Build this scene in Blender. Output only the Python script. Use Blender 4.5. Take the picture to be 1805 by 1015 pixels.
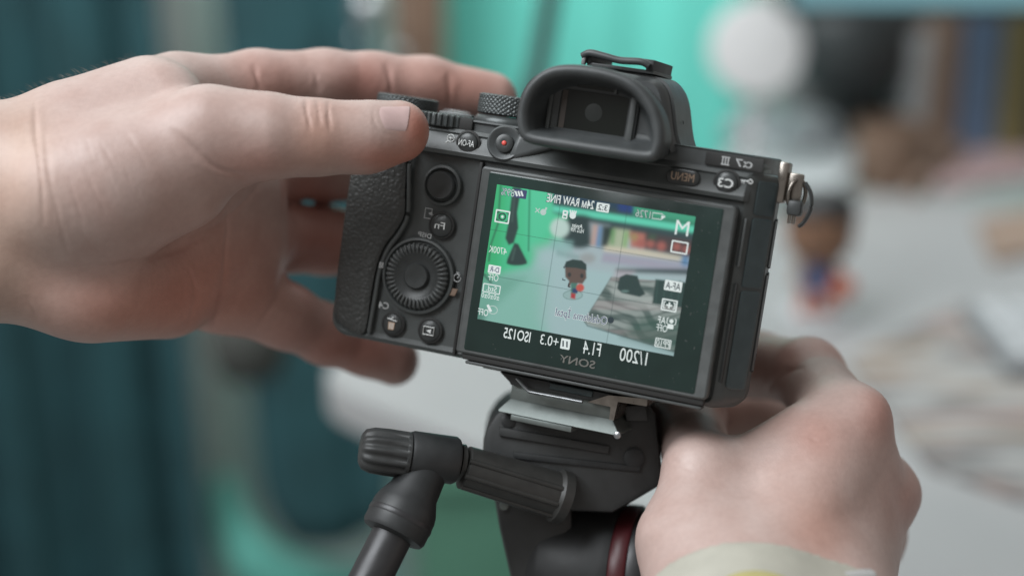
import bpy, bmesh, math, random
import numpy as np
from mathutils import Matrix, Vector

# ------------------------------------------------------------------ scene, camera, light
for o in list(bpy.data.objects):
    bpy.data.objects.remove(o)
scene = bpy.context.scene
COL = scene.collection
random.seed(4)
np.random.seed(4)

S = 0.001                      # everything is modelled in millimetres
PITCH = math.radians(18.0)     # the photographer looks down on the desk
CAM_H = 380.0                  # lens height above the desk top, mm
FPX, W0, H0 = 3000.0, 1805.0, 1015.0

cam_data = bpy.data.cameras.new('view_camera')
cam = bpy.data.objects.new('view_camera', cam_data)
COL.objects.link(cam)
cam.location = (0, 0, CAM_H * S)
cam.rotation_euler = (math.radians(90) - PITCH, 0, 0)
cam_data.sensor_width = 36.0
cam_data.lens = 36.0 * FPX / W0
cam_data.clip_start = 0.02
cam_data.clip_end = 60
cam_data.dof.use_dof = True
cam_data.dof.focus_distance = 0.506
cam_data.dof.aperture_fstop = 3.6
cam_data.dof.aperture_blades = 0
scene.camera = cam

world = bpy.data.worlds.new('World')
scene.world = world
world.use_nodes = True
bg = world.node_tree.nodes['Background']
bg.inputs[0].default_value = (1.0, 0.96, 0.92, 1)
bg.inputs[1].default_value = 0.265


def area_light(name, loc, target, size, size_y, power, color):
    L = bpy.data.lights.new(name, 'AREA')
    L.shape = 'RECTANGLE'
    L.size = size
    L.size_y = size_y
    L.energy = power
    L.color = color
    o = bpy.data.objects.new(name, L)
    COL.objects.link(o)
    o.location = loc
    d = Vector(target) - Vector(loc)
    o.rotation_euler = d.to_track_quat('-Z', 'Y').to_euler()
    return o


# soft window light from above left, added lamp that brightens the green backdrop
area_light('window_light', (-1.0, 0.06, 1.58), (0.0, 0.50, 0.22), 1.3, 1.3, 44, (0.955, 1.0, 1.035))
area_light('backdrop_fill_light', (-0.10, 1.28, 0.95), (-0.10, 1.76, 0.16), 1.5, 0.3, 11.5, (0.97, 1.0, 1.0))

scene.render.engine = 'CYCLES'
scene.view_settings.view_transform = 'Standard'
scene.view_settings.look = 'None'
scene.view_settings.exposure = 0.0
scene.view_settings.gamma = 1.0
scene.view_settings.use_curve_mapping = False
scene.render.resolution_x = 1024
scene.render.resolution_y = 575
scene.cycles.max_bounces = 5

# ------------------------------------------------------------------ frames
cp, sp = math.cos(PITCH), math.sin(PITCH)
RC = np.array([[1, 0, 0], [0, cp, sp], [0, -sp, cp]])      # view frame (x right, y ahead, z up) to world
TC = np.array([0, 0, CAM_H])


def FC(v):
    """view frame, mm -> world mm"""
    return np.asarray(v, float) @ RC.T + TC


def rot_body(rx, ry, rz):
    cx, sx, cy, sy, cz, sz = math.cos(rx), math.sin(rx), math.cos(ry), math.sin(ry), math.cos(rz), math.sin(rz)
    X = np.array([[1, 0, 0], [0, cx, -sx], [0, sx, cx]])
    Y = np.array([[cy, 0, sy], [0, 1, 0], [-sy, 0, cy]])
    Z = np.array([[cz, -sz, 0], [sz, cz, 0], [0, 0, 1]])
    return Y @ X @ Z


RB = rot_body(*[math.radians(a) for a in (5.75, 8.45, -17.93)])
TB = np.array([21.2, 499.5, 5.6])


def FB(v):
    """camera-body frame (x right, y away, z up; 0 = middle of the live picture), mm -> world mm"""
    return FC(np.asarray(v, float) @ RB.T + TB)


def FW(v):
    return np.asarray(v, float)


def P(px, py, y):
    """view-frame point seen at photo pixel px, py at distance y"""
    return np.array([(px - W0 / 2) * y / FPX, y, -(py - H0 / 2) * y / FPX])


def Q(px, py, y):
    return FC(P(px, py, y))


def G(px, py, z=0.0):
    """world point where the line of sight through a pixel meets height z"""
    d = RC @ np.array([(px - W0 / 2) / FPX, 1, -(py - H0 / 2) / FPX])
    s = (z - TC[2]) / d[2]
    return TC + s * d


def on_body(px, py, c):
    d = np.array([(px - W0 / 2) / FPX, 1, -(py - H0 / 2) / FPX])
    o = RB.T @ (-TB)
    dd = RB.T @ d
    q = o + (c - o[1]) / dd[1] * dd
    return q[0], q[2]


# ------------------------------------------------------------------ materials
def srgb(r, g, b):
    def f(c):
        c /= 255.0
        return c / 12.92 if c <= 0.04045 else ((c + 0.055) / 1.055) ** 2.4
    return (f(r), f(g), f(b), 1)


def mat(name, col, rough=0.5, metal=0.0, noise=None, bump=None, spec=0.5, emit=None, emit_strength=1.0,
        coat=0.0, vor=None, dust=None):
    """noise=(scale, amount) colour variation; bump=(scale, strength, distance); vor=(scale, strength, distance) pebbles"""
    m = bpy.data.materials.new(name)
    m.use_nodes = True
    nt = m.node_tree
    b = nt.nodes['Principled BSDF']
    b.inputs['Base Color'].default_value = (*col[:3], 1)
    b.inputs['Roughness'].default_value = rough
    b.inputs['Metallic'].default_value = metal
    b.inputs['Specular IOR Level'].default_value = spec
    b.inputs['Coat Weight'].default_value = coat
    tc = nt.nodes.new('ShaderNodeTexCoord')
    if noise:
        n = nt.nodes.new('ShaderNodeTexNoise')
        n.inputs['Scale'].default_value = noise[0]
        n.inputs['Detail'].default_value = 5
        nt.links.new(tc.outputs['Object'], n.inputs['Vector'])
        r = nt.nodes.new('ShaderNodeMapRange')
        r.inputs['From Min'].default_value = 0.3
        r.inputs['From Max'].default_value = 0.7
        r.inputs['To Min'].default_value = 1 - noise[1]
        r.inputs['To Max'].default_value = 1 + noise[1]
        nt.links.new(n.outputs['Fac'], r.inputs['Value'])
        mx = nt.nodes.new('ShaderNodeVectorMath')
        mx.operation = 'SCALE'
        mx.inputs[0].default_value = col[:3]
        nt.links.new(r.outputs[0], mx.inputs['Scale'])
        nt.links.new(mx.outputs[0], b.inputs['Base Color'])
        r2 = nt.nodes.new('ShaderNodeMapRange')
        r2.inputs['To Min'].default_value = max(rough - 0.12, 0.02)
        r2.inputs['To Max'].default_value = min(rough + 0.12, 1)
        nt.links.new(n.outputs['Fac'], r2.inputs['Value'])
        nt.links.new(r2.outputs[0], b.inputs['Roughness'])
    if bump or vor:
        bp = nt.nodes.new('ShaderNodeBump')
        if vor:
            t = nt.nodes.new('ShaderNodeTexVoronoi')
            t.feature = 'SMOOTH_F1'
            t.inputs['Scale'].default_value = vor[0]
            bp.invert = True
            out = t.outputs['Distance']
            k = vor
        else:
            t = nt.nodes.new('ShaderNodeTexNoise')
            t.inputs['Scale'].default_value = bump[0]
            t.inputs['Detail'].default_value = 3
            out = t.outputs['Fac']
            k = bump
        nt.links.new(tc.outputs['Object'], t.inputs['Vector'])
        bp.inputs['Strength'].default_value = k[1]
        bp.inputs['Distance'].default_value = k[2]
        nt.links.new(out, bp.inputs['Height'])
        nt.links.new(bp.outputs[0], b.inputs['Normal'])
    if emit:
        b.inputs['Emission Color'].default_value = (*emit[:3], 1)
        b.inputs['Emission Strength'].default_value = emit_strength
    return m


M = {}
M['body'] = mat('magnesium_black', (0.070, 0.077, 0.076), 0.42, noise=(220, 0.10), bump=(2600, 0.25, 0.00012))
M['body_top'] = mat('magnesium_black_top', (0.082, 0.089, 0.090), 0.40, noise=(220, 0.10), bump=(2600, 0.25, 0.00012))
M['rubber'] = mat('black_rubber', (0.055, 0.060, 0.061), 0.44, noise=(160, 0.2), bump=(1800, 0.15, 0.0001))
M['leather'] = mat('pebbled_leatherette', (0.052, 0.054, 0.052), 0.48, noise=(90, 0.15), vor=(1050, 0.8, 0.0005))
M['button'] = mat('button_black', (0.042, 0.046, 0.046), 0.36, noise=(300, 0.12))
M['dial'] = mat('knurled_metal_black', (0.07, 0.078, 0.078), 0.38, metal=0.35, noise=(300, 0.1))
M['bezel'] = mat('bezel_black', (0.080, 0.086, 0.085), 0.45, noise=(260, 0.15), bump=(2600, 0.2, 0.0001))
M['glass'] = mat('lcd_glass', (0.016, 0.034, 0.030), 0.16, noise=(70, 0.15), spec=0.6)  # green of a soft reflection put into the base colour
M['evf_glass'] = mat('viewfinder_glass', (0.012, 0.014, 0.012), 0.22, spec=0.35)
M['gap'] = mat('gap_black', (0.028, 0.028, 0.027), 0.7)
M['door'] = mat('port_door_rubber', (0.055, 0.078, 0.084), 0.36, noise=(200, 0.15))  # teal sheen of the reflecting slanted strip mixed into the base colour
M['paint_white'] = mat('paint_white', (0.72, 0.74, 0.73), 0.6)
M['paint_grey'] = mat('paint_grey', (0.46, 0.47, 0.47), 0.6)
M['paint_dim'] = mat('paint_dim', (0.16, 0.155, 0.14), 0.6)
M['paint_orange'] = mat('paint_warm', (0.50, 0.36, 0.26), 0.6)
M['paint_brown'] = mat('paint_brown', (0.22, 0.15, 0.11), 0.6)
M['red_dot'] = mat('record_red', (0.75, 0.10, 0.08), 0.35)
M['silver'] = mat('brushed_silver', (0.42, 0.43, 0.44), 0.36, metal=0.9, noise=(300, 0.12))
M['steel'] = mat('worn_steel', (0.20, 0.225, 0.215), 0.46, metal=0.6, noise=(240, 0.15), bump=(900, 0.1, 0.0001))
M['lug'] = mat('lug_steel', (0.30, 0.27, 0.24), 0.30, metal=0.9, noise=(300, 0.2))
M['tripod'] = mat('tripod_plastic', (0.040, 0.042, 0.042), 0.50, noise=(150, 0.15), bump=(1500, 0.2, 0.00015))
M['tripod_metal'] = mat('tripod_metal_black', (0.028, 0.030, 0.031), 0.5, metal=0.0, noise=(200, 0.15), bump=(1800, 0.1, 0.0001))
M['tripod_rod'] = mat('tripod_aluminium_black', (0.05, 0.05, 0.052), 0.40, metal=0.4, noise=(200, 0.1))
M['tripod_red'] = mat('tripod_red', (0.075, 0.012, 0.015), 0.4, noise=(200, 0.1))
M['olive'] = mat('handle_bracket_olive', (0.034, 0.034, 0.032), 0.48, noise=(200, 0.15), bump=(1500, 0.15, 0.0001))
M['lens'] = mat('lens_barrel', (0.03, 0.03, 0.03), 0.4)


# ------------------------------------------------------------------ mesh tools
def rr(x0, x1, z0, z1, r, n=6):
    """rounded rectangle; r = one radius or four (bottom-left, bottom-right, top-right, top-left)"""
    r = (r,) * 4 if not isinstance(r, (tuple, list)) else r
    out = []
    for (cx, cz, a0, q) in ((x0 + r[0], z0 + r[0], 180, r[0]), (x1 - r[1], z0 + r[1], 270, r[1]),
                            (x1 - r[2], z1 - r[2], 0, r[2]), (x0 + r[3], z1 - r[3], 90, r[3])):
        for i in range(n + 1):
            a = math.radians(a0 + 90 * i / n)
            out.append((cx + q * math.cos(a), cz + q * math.sin(a)))
    return out


def inset(poly, d):
    """shrink a counter-clockwise polygon by d"""
    p = np.array(poly, float)
    e = np.roll(p, -1, 0) - p
    L = np.linalg.norm(e, axis=1, keepdims=True)
    L[L < 1e-9] = 1e-9
    nrm = np.stack([-e[:, 1], e[:, 0]], 1) / L
    n0 = np.roll(nrm, 1, 0)
    b = nrm + n0
    bl = np.linalg.norm(b, axis=1, keepdims=True)
    bl[bl < 1e-6] = 1e-6
    b = b / bl
    c = np.clip((b * nrm).sum(1, keepdims=True), 0.5, 1)
    return p + b * d / c


def smooth_path(pts, n=8, closed=False):
    """Catmull-Rom through the points"""
    p = np.array(pts, float)
    N = len(p)
    out = []
    rng = range(N) if closed else range(N - 1)
    for i in rng:
        if closed:
            a, b, c, d = p[i - 1], p[i], p[(i + 1) % N], p[(i + 2) % N]
        else:
            a, b, c, d = p[max(i - 1, 0)], p[i], p[i + 1], p[min(i + 2, N - 1)]
        for k in range(n):
            t = k / n
            out.append(0.5 * (2 * b + (c - a) * t + (2 * a - 5 * b + 4 * c - d) * t * t + (3 * b - a - 3 * c + d) * t ** 3))
    if not closed:
        out.append(p[-1])
    return np.array(out)


class MB:
    def __init__(self):
        self.v = []
        self.f = []

    def add(self, verts, faces):
        n = len(self.v)
        self.v += [tuple(map(float, q)) for q in verts]
        self.f += [tuple(i + n for i in f) for f in faces]
        return self

    def rings(self, rings, cap0=True, cap1=True, closed=True):
        n = len(rings[0])
        verts = [q for r in rings for q in r]
        faces = []
        for k in range(len(rings) - 1):
            for i in range(n if closed else n - 1):
                j = (i + 1) % n
                faces.append((k * n + i, k * n + j, (k + 1) * n + j, (k + 1) * n + i))
        if cap0:
            faces.append(tuple(range(n))[::-1])
        if cap1:
            faces.append(tuple((len(rings) - 1) * n + i for i in range(n)))
        return self.add(verts, faces)

    def prism(self, outline, levels, cap0=True, cap1=True, tweak=None):
        """outline in (x, z); levels of (y, inset)"""
        rings = []
        for y, d in levels:
            q = inset(outline, d)
            r = [(a, y, b) for a, b in q]
            if tweak:
                r = [tweak(*c) for c in r]
            rings.append(r)
        return self.rings(rings, cap0, cap1)

    def lathe(self, profile, origin, axis, n=32, ref=(1, 0, 0), mod=None):
        """profile of (radius, height along axis); mod(k, angle) scales the radius"""
        ax = np.array(axis, float)
        ax /= np.linalg.norm(ax)
        u = np.array(ref, float)
        u -= ax * u.dot(ax)
        if np.linalg.norm(u) < 1e-3:
            u = np.array((0, 0, 1.0)) - ax * ax[2]
        u /= np.linalg.norm(u)
        w = np.cross(ax, u)
        o = np.array(origin, float)
        rings = []
        for k, (r, h) in enumerate(profile):
            ring = []
            for i in range(n):
                a = 2 * math.pi * i / n
                q = r * (mod(k, i, a) if mod else 1)
                ring.append(o + ax * h + u * q * math.cos(a) + w * q * math.sin(a))
            rings.append(ring)
        return self.rings(rings)

    def tube(self, pts, rad, n=12, flat=1.0, up=(0, 0, 1), cap=True, closed=False):
        p = np.array(pts, float)
        N = len(p)
        rad = np.full(N, rad) if np.isscalar(rad) else np.array(rad)
        rings = []
        t = np.gradient(p, axis=0)
        if closed:
            t = np.roll(p, -1, 0) - np.roll(p, 1, 0)
        for i in range(N):
            d = t[i] / np.linalg.norm(t[i])
            u = np.array(up, float) - d * np.dot(up, d)
            u /= np.linalg.norm(u) + 1e-9
            w = np.cross(d, u)
            rings.append([p[i] + rad[i] * (u * math.cos(a) * flat + w * math.sin(a))
                          for a in np.linspace(0, 2 * math.pi, n, endpoint=False)])
        if closed:
            rings.append(rings[0])
            return self.rings(rings, False, False)
        return self.rings(rings, cap, cap)

    def box(self, x0, x1, y0, y1, z0, z1, bev=0.0, seg=2):
        bm = bmesh.new()
        bmesh.ops.create_cube(bm, size=1)
        for v in bm.verts:
            v.co = Vector(((x0 + x1) / 2 + v.co.x * (x1 - x0), (y0 + y1) / 2 + v.co.y * (y1 - y0), (z0 + z1) / 2 + v.co.z * (z1 - z0)))
        if bev:
            bmesh.ops.bevel(bm, geom=list(bm.edges), offset=bev, segments=seg, profile=0.5, affect='EDGES')
        bm.verts.index_update()
        self.add([tuple(v.co) for v in bm.verts], [tuple(v.index for v in f.verts) for f in bm.faces])
        bm.free()
        return self

    def build(self, name, m, parent=None, frame=FW, smooth=40, bevel=None, subsurf=0):
        v = frame(np.array(self.v)) * S
        me = bpy.data.meshes.new(name)
        if parent is not None:
            org = np.array(ORIGIN[parent.name])
        else:
            org = np.array([v[:, 0].mean(), v[:, 1].mean(), v[:, 2].min()])
        me.from_pydata([tuple(q) for q in (v - org)], [], self.f)
        bm = bmesh.new()
        bm.from_mesh(me)
        bmesh.ops.recalc_face_normals(bm, faces=bm.faces)
        bm.to_mesh(me)
        bm.free()
        me.materials.append(m if not isinstance(m, str) else M[m])
        o = bpy.data.objects.new(name, me)
        COL.objects.link(o)
        if parent is None:
            o.location = org
        else:
            o.parent = parent
        ORIGIN[o.name] = tuple(org)
        if smooth:
            me.polygons.foreach_set('use_smooth', [True] * len(me.polygons))
            me.set_sharp_from_angle(angle=math.radians(smooth))
        if bevel:
            b = o.modifiers.new('bevel', 'BEVEL')
            b.width = bevel * S
            b.segments = 2
            b.limit_method = 'ANGLE'
            b.angle_limit = math.radians(35)
        if subsurf:
            s = o.modifiers.new('sub', 'SUBSURF')
            s.levels = s.render_levels = subsurf
        return o


ORIGIN = {}


def tag(o, label=None, cat=None, group=None, kind=None):
    for k, val in (('label', label), ('category', cat), ('group', group), ('kind', kind)):
        if val:
            o[k] = val
    return o


def thing(name, label, cat, base, group=None):
    """an Empty at the thing's base (world mm) that parents its parts"""
    o = bpy.data.objects.new(name, None)
    COL.objects.link(o)
    o.empty_display_size = 0.01
    o.location = np.array(base) * S
    ORIGIN[o.name] = tuple(np.array(base) * S)
    return tag(o, label, cat, group)


def text_mesh(body, size, bold=0.0, width=1.0, spacing=1.0):
    """flat lettering as (verts, faces) in the x, z plane, centred, written as mirror writing"""
    cu = bpy.data.curves.new('t', 'FONT')
    cu.body = body
    cu.size = size
    cu.align_x = 'CENTER'
    cu.align_y = 'CENTER'
    cu.offset = bold
    cu.space_character = spacing
    cu.resolution_u = 3
    o = bpy.data.objects.new('t', cu)
    COL.objects.link(o)
    dg = bpy.context.evaluated_depsgraph_get()
    me = o.evaluated_get(dg).to_mesh()
    v = np.array([(-q.co.x * width, 0.0, q.co.y) for q in me.vertices]) if len(me.vertices) else np.zeros((0, 3))
    f = [tuple(p.vertices) for p in me.polygons]
    o.evaluated_get(dg).to_mesh_clear()
    bpy.data.objects.remove(o)
    bpy.data.curves.remove(cu)
    return v, f


def lettering(name, body, x, z, y, w, h, m, parent, bold=0.0, tilt=0.0, frame=FB, spacing=1.0, grow=0.0):
    """mirror writing fitted into a box of w x h mm"""
    v, f = text_mesh(body, 4.0, bold, 1.0, spacing)
    lo, hi = v.min(0), v.max(0)
    v = (v - (lo + hi) / 2) / (hi - lo + np.array([0, 1, 0])) * np.array([w + grow, 1, h + grow])
    c, s = math.cos(math.radians(tilt)), math.sin(math.radians(tilt))
    v = np.stack([x + v[:, 0] * c - v[:, 2] * s, np.full(len(v), y), z + v[:, 0] * s + v[:, 2] * c], 1)
    mb = MB()
    mb.add(v, f)
    return mb.build(name, m, parent, frame, smooth=0)
# ================================================================== the camera
CAMERA = thing('mirrorless_camera', 'black mirrorless camera with lit rear screen, held by two hands', 'camera', FB([[-10, 25, -34]])[0])
B = dict(parent=CAMERA, frame=FB)


def side_tweak(x, y, z):
    """right flank: slanted strip beside the screen, then a side that draws in towards the front"""
    if x > 38:
        k = np.interp(y, [3, 5, 13, 20, 44], [0.42, 0.55, 1.0, 0.98, 0.55])
        x = 38 + (x - 38) * k
    return (x, y, z)


# main shell
ol = rr(-80, 50.5, -34, 35.2, (6, 5, 3, 7), 8)
MB().prism(ol, [(4.6, 3.0), (3.6, 1.6), (4.4, 0.5), (6.5, 0), (13, 0), (20, 0), (42, 0), (45, 1.5), (46, 4)], tweak=side_tweak).build('body_shell', 'body', smooth=35, **B)
# hand grip swelling at the front
go = rr(-81, -52, -33.5, 34, (6, 9, 9, 8), 8)
MB().prism(go, [(10, 1.5), (14, 0.2), (46, -0.3), (54, 1), (60, 4), (63, 9)]).build('front_grip', 'leather', smooth=50, **B)
# top plate: left deck (dials), right deck with the name strip
tp = rr(-79.5, 49.6, 33.2, 38.2, (0.8, 0.8, 2.2, 4), 5)
MB().prism(tp, [(6.0, 1.2), (5.0, 0.6), (5.4, 0.1), (8, 0), (40, 0), (43, 1.5)], tweak=side_tweak).build('top_plate', 'body_top', smooth=35, **B)
st = rr(16.5, 49.8, 34.6, 40.0, (0.5, 0.5, 0.9, 0.5), 4)
MB().prism(st, [(4.9, 0.5), (4.5, 0.1), (6, 0), (36, 0), (39, 1.5)], tweak=side_tweak).build('top_deck', 'body_top', smooth=35, **B)
# shelf over the screen on which MENU and C3 sit (slopes back upwards)
sh = MB()
prof = [(4.2, 26.2), (2.4, 26.8), (2.0, 28.0), (4.5, 34.2), (5.0, 34.6), (8, 34.9), (8, 26)]
sh.rings([[(x, y, z) for (y, z) in prof] for x in (-59, -57.5, 42.8, 44.0)])
for i, v in enumerate(sh.v):
    if v[0] < -58 or v[0] > 43.5:
        sh.v[i] = (v[0], v[1] + 1.4, v[2])
sh.build('rear_shelf', 'body', smooth=40, **B)
nb = MB()
nb.prism(rr(29.5, 46.8, 35.4, 39.4, 0.5, 3), [(4.6, 0.1), (4.2, 0.15), (4.15, 0.35)])
nbo = nb.build('name_plate', 'gap', **B)
lettering('name_lettering', 'α7', 41.0, 37.3, 4.08, 5.0, 2.2, 'paint_grey', nbo, 0.02)
lettering('name_lettering', 'III', 35.6, 37.3, 4.08, 2.0, 2.1, 'paint_grey', nbo, 0.02)
for zz in (36.25, 38.35):
    MB().box(34.4, 36.8, 4.06, 4.10, zz - .18, zz + .18).build('name_serif', 'paint_grey', nbo, FB, smooth=0)

# ---- pebbled leatherette on the thumb side
lp = smooth_path([(-79.3, 22), (-79.6, -5), (-78.6, -26), (-73, -31.8), (-67.3, -31.5), (-66.8, -20), (-66.3, -10.7), (-64.6, -4.0),
                  (-61.6, 1.2), (-59.6, 6.5), (-60.4, 14), (-61.3, 21.8), (-63.2, 27.5), (-70, 31), (-77, 30)], 5, True)
MB().prism([tuple(q) for q in lp], [(5, 0.5), (3.0, 0.3), (2.6, 0.9), (2.3, 1.9), (2.2, 2.4)]).build('grip_leather', 'leather', smooth=60, **B)
# raised ridge that borders the leatherette
rd = smooth_path([(-66.0, -31), (-65.6, -20), (-65.2, -11.0), (-63.4, -4.6), (-60.4, 0.8), (-58.6, 6.4), (-59.4, 14), (-60.4, 22), (-60.0, 27)], 6)
MB().tube([(x, 3.1, z) for x, z in rd], 0.75, 8).build('grip_ridge', 'body', smooth=60, **B)
# vertical step between the control panel and the screen bay
MB().box(-37.9, -36.9, 2.6, 6, -33, 26, 0.3).build('screen_bay_edge', 'gap', **B)


# ---- buttons
def button(x, z, r, y, h, name='button', m='button', dome=0.5, ring=True, n=28):
    mb = MB()
    mb.lathe([(r * 0.98, 0), (r, h * 0.5), (r * 0.9, h * 0.9), (r * 0.55, h + dome * 0.5), (0.02, h + dome * 0.62)], (x, y, z), (0, -1, 0), n)
    o = mb.build(name, m, smooth=50, **B)
    if ring:
        g = MB()
        g.lathe([(r + 0.1, 0.05), (r + 0.15, 0.32), (r + 0.45, 0.30), (r + 0.75, 0.0), (r + 0.1, -0.1)], (x, y, z), (0, -1, 0), n)
        g.build('button_surround', 'gap', o, FB, smooth=50)
    return o


AFY = 3.05
b = button(-42.6, 31.0, 3.2, AFY, 0.9)
lettering('button_lettering', 'AF-ON', -42.6, 31.0, AFY - 1.62, 5.0, 1.9, 'paint_white', b, 0.02)
# magnifier mark
mg = MB()
mg.tube([(-48.3 + 1.1 * math.cos(a), AFY - .06, 31.7 + 1.1 * math.sin(a)) for a in np.linspace(0, 2 * math.pi, 17)[:-1]], 0.16, 4, closed=True, up=(0, 1, 0))
mg.tube([(-48.9, AFY - .06, 30.8), (-50.1, AFY - .06, 29.9)], 0.2, 4, up=(0, 1, 0))
mg.tube([(-48.9, AFY - .06, 31.7), (-47.7, AFY - .06, 31.7)], 0.14, 4, up=(0, 1, 0))
mg.tube([(-48.3, AFY - .06, 31.1), (-48.3, AFY - .06, 32.3)], 0.14, 4, up=(0, 1, 0))
mg.build('magnifier_mark', 'paint_white', **B)

# movie button in its round housing that leans against the eyecup
rec = MB()
ax = np.array((0.10, -1, 0.12))
rec.lathe([(5.6, -3.0), (5.4, 0.6), (4.9, 1.2), (4.4, 1.1), (3.6, 0.1), (0.02, 0.0)], (-31.0, 3.0, 32.6), ax, 40)
ro = rec.build('movie_button_housing', 'body_top', smooth=50, **B)
mb = MB()
mb.lathe([(2.75, 0.0), (2.75, 0.9), (2.4, 1.15), (1.0, 1.05), (0.02, 1.0)], (-31.0, 3.0, 32.6), ax, 32)
mo = mb.build('movie_button', 'button', ro, FB, smooth=50)
mb = MB()
mb.lathe([(0.75, 1.0), (0.7, 1.3), (0.4, 1.45), (0.02, 1.5)], (-31.0, 3.0, 32.6), ax, 16)
mb.build('movie_button_dot', 'red_dot', ro, FB, smooth=60)
# fillet from the housing to the eyecup
MB().prism([(-29.5, 28.0), (-26.5, 28.4), (-19.5, 31.6), (-14, 34.2), (-22, 36.5), (-27, 36)], [(4.5, 0), (2.6, 0.1), (1.9, 0.9), (1.8, 1.6)]).build('housing_fillet', 'body_top', smooth=60, **B)

# joystick
mb = MB()
mb.lathe([(6.3, -0.5), (6.1, 0.5), (5.4, 0.85), (4.9, 0.3), (4.7, -0.3), (0.02, -0.3)], (-49.0, 3.2, 17.2), (0, -1, 0), 40)
jo = mb.build('joystick_surround', 'body', smooth=50, **B)
mb = MB()
mb.lathe([(4.3, -0.3), (4.4, 1.6), (3.9, 2.1), (3.0, 1.9), (1.6, 1.55), (0.02, 1.45)], (-49.0, 3.2, 17.2), (0, -1, 0), 40)
mb.build('joystick', 'rubber', jo, FB, smooth=50)
b = button(-47.4, 5.2, 3.5, 3.3, 0.9)
lettering('button_lettering', 'Fn', -47.4, 5.2, 3.3 - 1.5, 3.3, 2.1, 'paint_white', b, 0.02)
# phone-transfer mark
pm = MB()
pm.tube([(-51.2, 3.5, 8.3), (-51.2, 3.5, 9.6), (-53.4, 3.5, 9.6), (-53.4, 3.5, 6.6), (-51.2, 3.5, 6.6), (-51.2, 3.5, 7.2)], 0.18, 4, up=(0, 1, 0))
pm.tube([(-50.4, 3.5, 7.6), (-51.6, 3.5, 8.2), (-52.2, 3.5, 8.2)], [0.15, 0.45, 0.05], 4, up=(0, 1, 0))
pm.build('transfer_mark', 'paint_grey', **B)

# control wheel: ring, ribbed wheel, centre key
WX, WZ, WY = -52.6, -11.2, 3.3
mb = MB()
mb.lathe([(11.9, -0.2), (11.6, 0.55), (10.9, 0.75), (10.5, 0.35), (10.4, -0.5), (0.02, -0.5)], (WX, WY, WZ), (0, -1, 0), 64)
wo = mb.build('wheel_surround', 'body', smooth=50, **B)
mb = MB()
mb.lathe([(9.9, -0.5), (10.1, 0.7), (9.5, 1.5), (7.1, 1.75), (6.6, 1.3), (4.4, 1.05), (0.02, 1.0)], (WX, WY, WZ), (0, -1, 0), 72)
wh = mb.build('control_wheel', 'button', wo, FB, smooth=50)
for i in range(40):
    a = 2 * math.pi * (i + 0.5) / 40
    d = np.array((math.cos(a), 0, math.sin(a)))
    q = np.array((WX, WY, WZ))
    MB().tube([q + d * 7.1 + np.array((0, -1.7, 0)), q + d * 8.2 + np.array((0, -2.0, 0)), q + d * 9.4 + np.array((0, -1.75, 0)), q + d * 10.0 + np.array((0, -0.9, 0))],
              [0.25, 0.42, 0.46, 0.34], 6, up=(0, 1, 0)).build('wheel_rib', 'bezel', wo, FB, smooth=60)
mb = MB()
mb.lathe([(3.95, 0.9), (4.0, 1.9), (3.6, 2.35), (2.0, 2.2), (0.02, 2.15)], (WX, WY, WZ), (0, -1, 0), 36)
mb.build('wheel_centre_key', 'button', wo, FB, smooth=50)
lettering('wheel_lettering', 'DISP', -52.0, 1.5, 2.3, 4.4, 1.5, 'paint_grey', wo, 0.03, -3)
# small marks round the wheel: film grid, self timer, drive mode
gm = MB()
for i in range(2):
    for k in range(3):
        gm.box(-65.4 + i * .75, -64.8 + i * .75, 2.30, 2.36, -9.5 - k * .62, -9.05 - k * .62)
gm.build('grid_mark', 'paint_grey', wo, FB, smooth=0)
tm = MB()
tm.tube([(-39.9 + 1.15 * math.cos(a), 3.1, -9.7 + 1.15 * math.sin(a)) for a in np.linspace(0.9, 2 * math.pi + .3, 15)], 0.17, 4, up=(0, 1, 0))
tm.tube([(-39.9, 3.1, -9.7), (-39.2, 3.1, -9.0)], 0.17, 4, up=(0, 1, 0))
tm.tube([(-40.4, 3.1, -8.1), (-39.4, 3.1, -8.1)], 0.17, 4, up=(0, 1, 0))
tm.build('timer_mark', 'paint_grey', wo, FB)
dm = MB()
dm.add([(-42.1, 3.1, -15.0), (-40.0, 3.1, -15.0), (-39.3, 3.1, -13.0), (-41.0, 3.1, -13.0)], [(0, 1, 2, 3)])
dm.tube([(-41.6, 3.1, -15.2), (-39.9, 3.1, -15.2), (-39.2, 3.1, -13.0)], .14, 4, up=(0, 1, 0))
dm.build('drive_mark', 'paint_brown', wo, FB)

b = button(-58.6, -27.2, 3.1, 3.5, 0.8)
tr = MB()
ty = 3.5 - 1.38
tr.add([(-59.5, ty, -28.9), (-57.7, ty, -28.9), (-57.5, ty, -26.6), (-59.7, ty, -26.6)], [(0, 1, 2, 3)])
tr.build('trash_mark', 'paint_orange', b, FB, smooth=0)
tl = MB()
tl.tube([(-60.2, ty, -25.6), (-57.0, ty, -26.1)], 0.2, 4, up=(0, 1, 0))
tl.tube([(-58.9, ty, -25.6), (-58.2, ty, -25.0)], 0.2, 4, up=(0, 1, 0))
for i in range(3):
    tl.box(-59.25 + i * .55, -59.05 + i * .55, ty - .04, ty - .02, -28.6, -26.9)
tl.build('trash_lid_mark', 'paint_white', b, FB)
lettering('button_legend', 'C4', -62.2, -22.0, 2.6, 3.4, 2.1, 'paint_grey', CAMERA, 0.06)
b = button(-46.3, -27.1, 3.3, 3.5, 0.8)
pl = MB()
pl.tube([(-48.0, ty, -28.3), (-44.6, ty, -28.3), (-44.6, ty, -25.9), (-48.0, ty, -25.9)], 0.24, 4, closed=True, up=(0, 1, 0))
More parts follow.
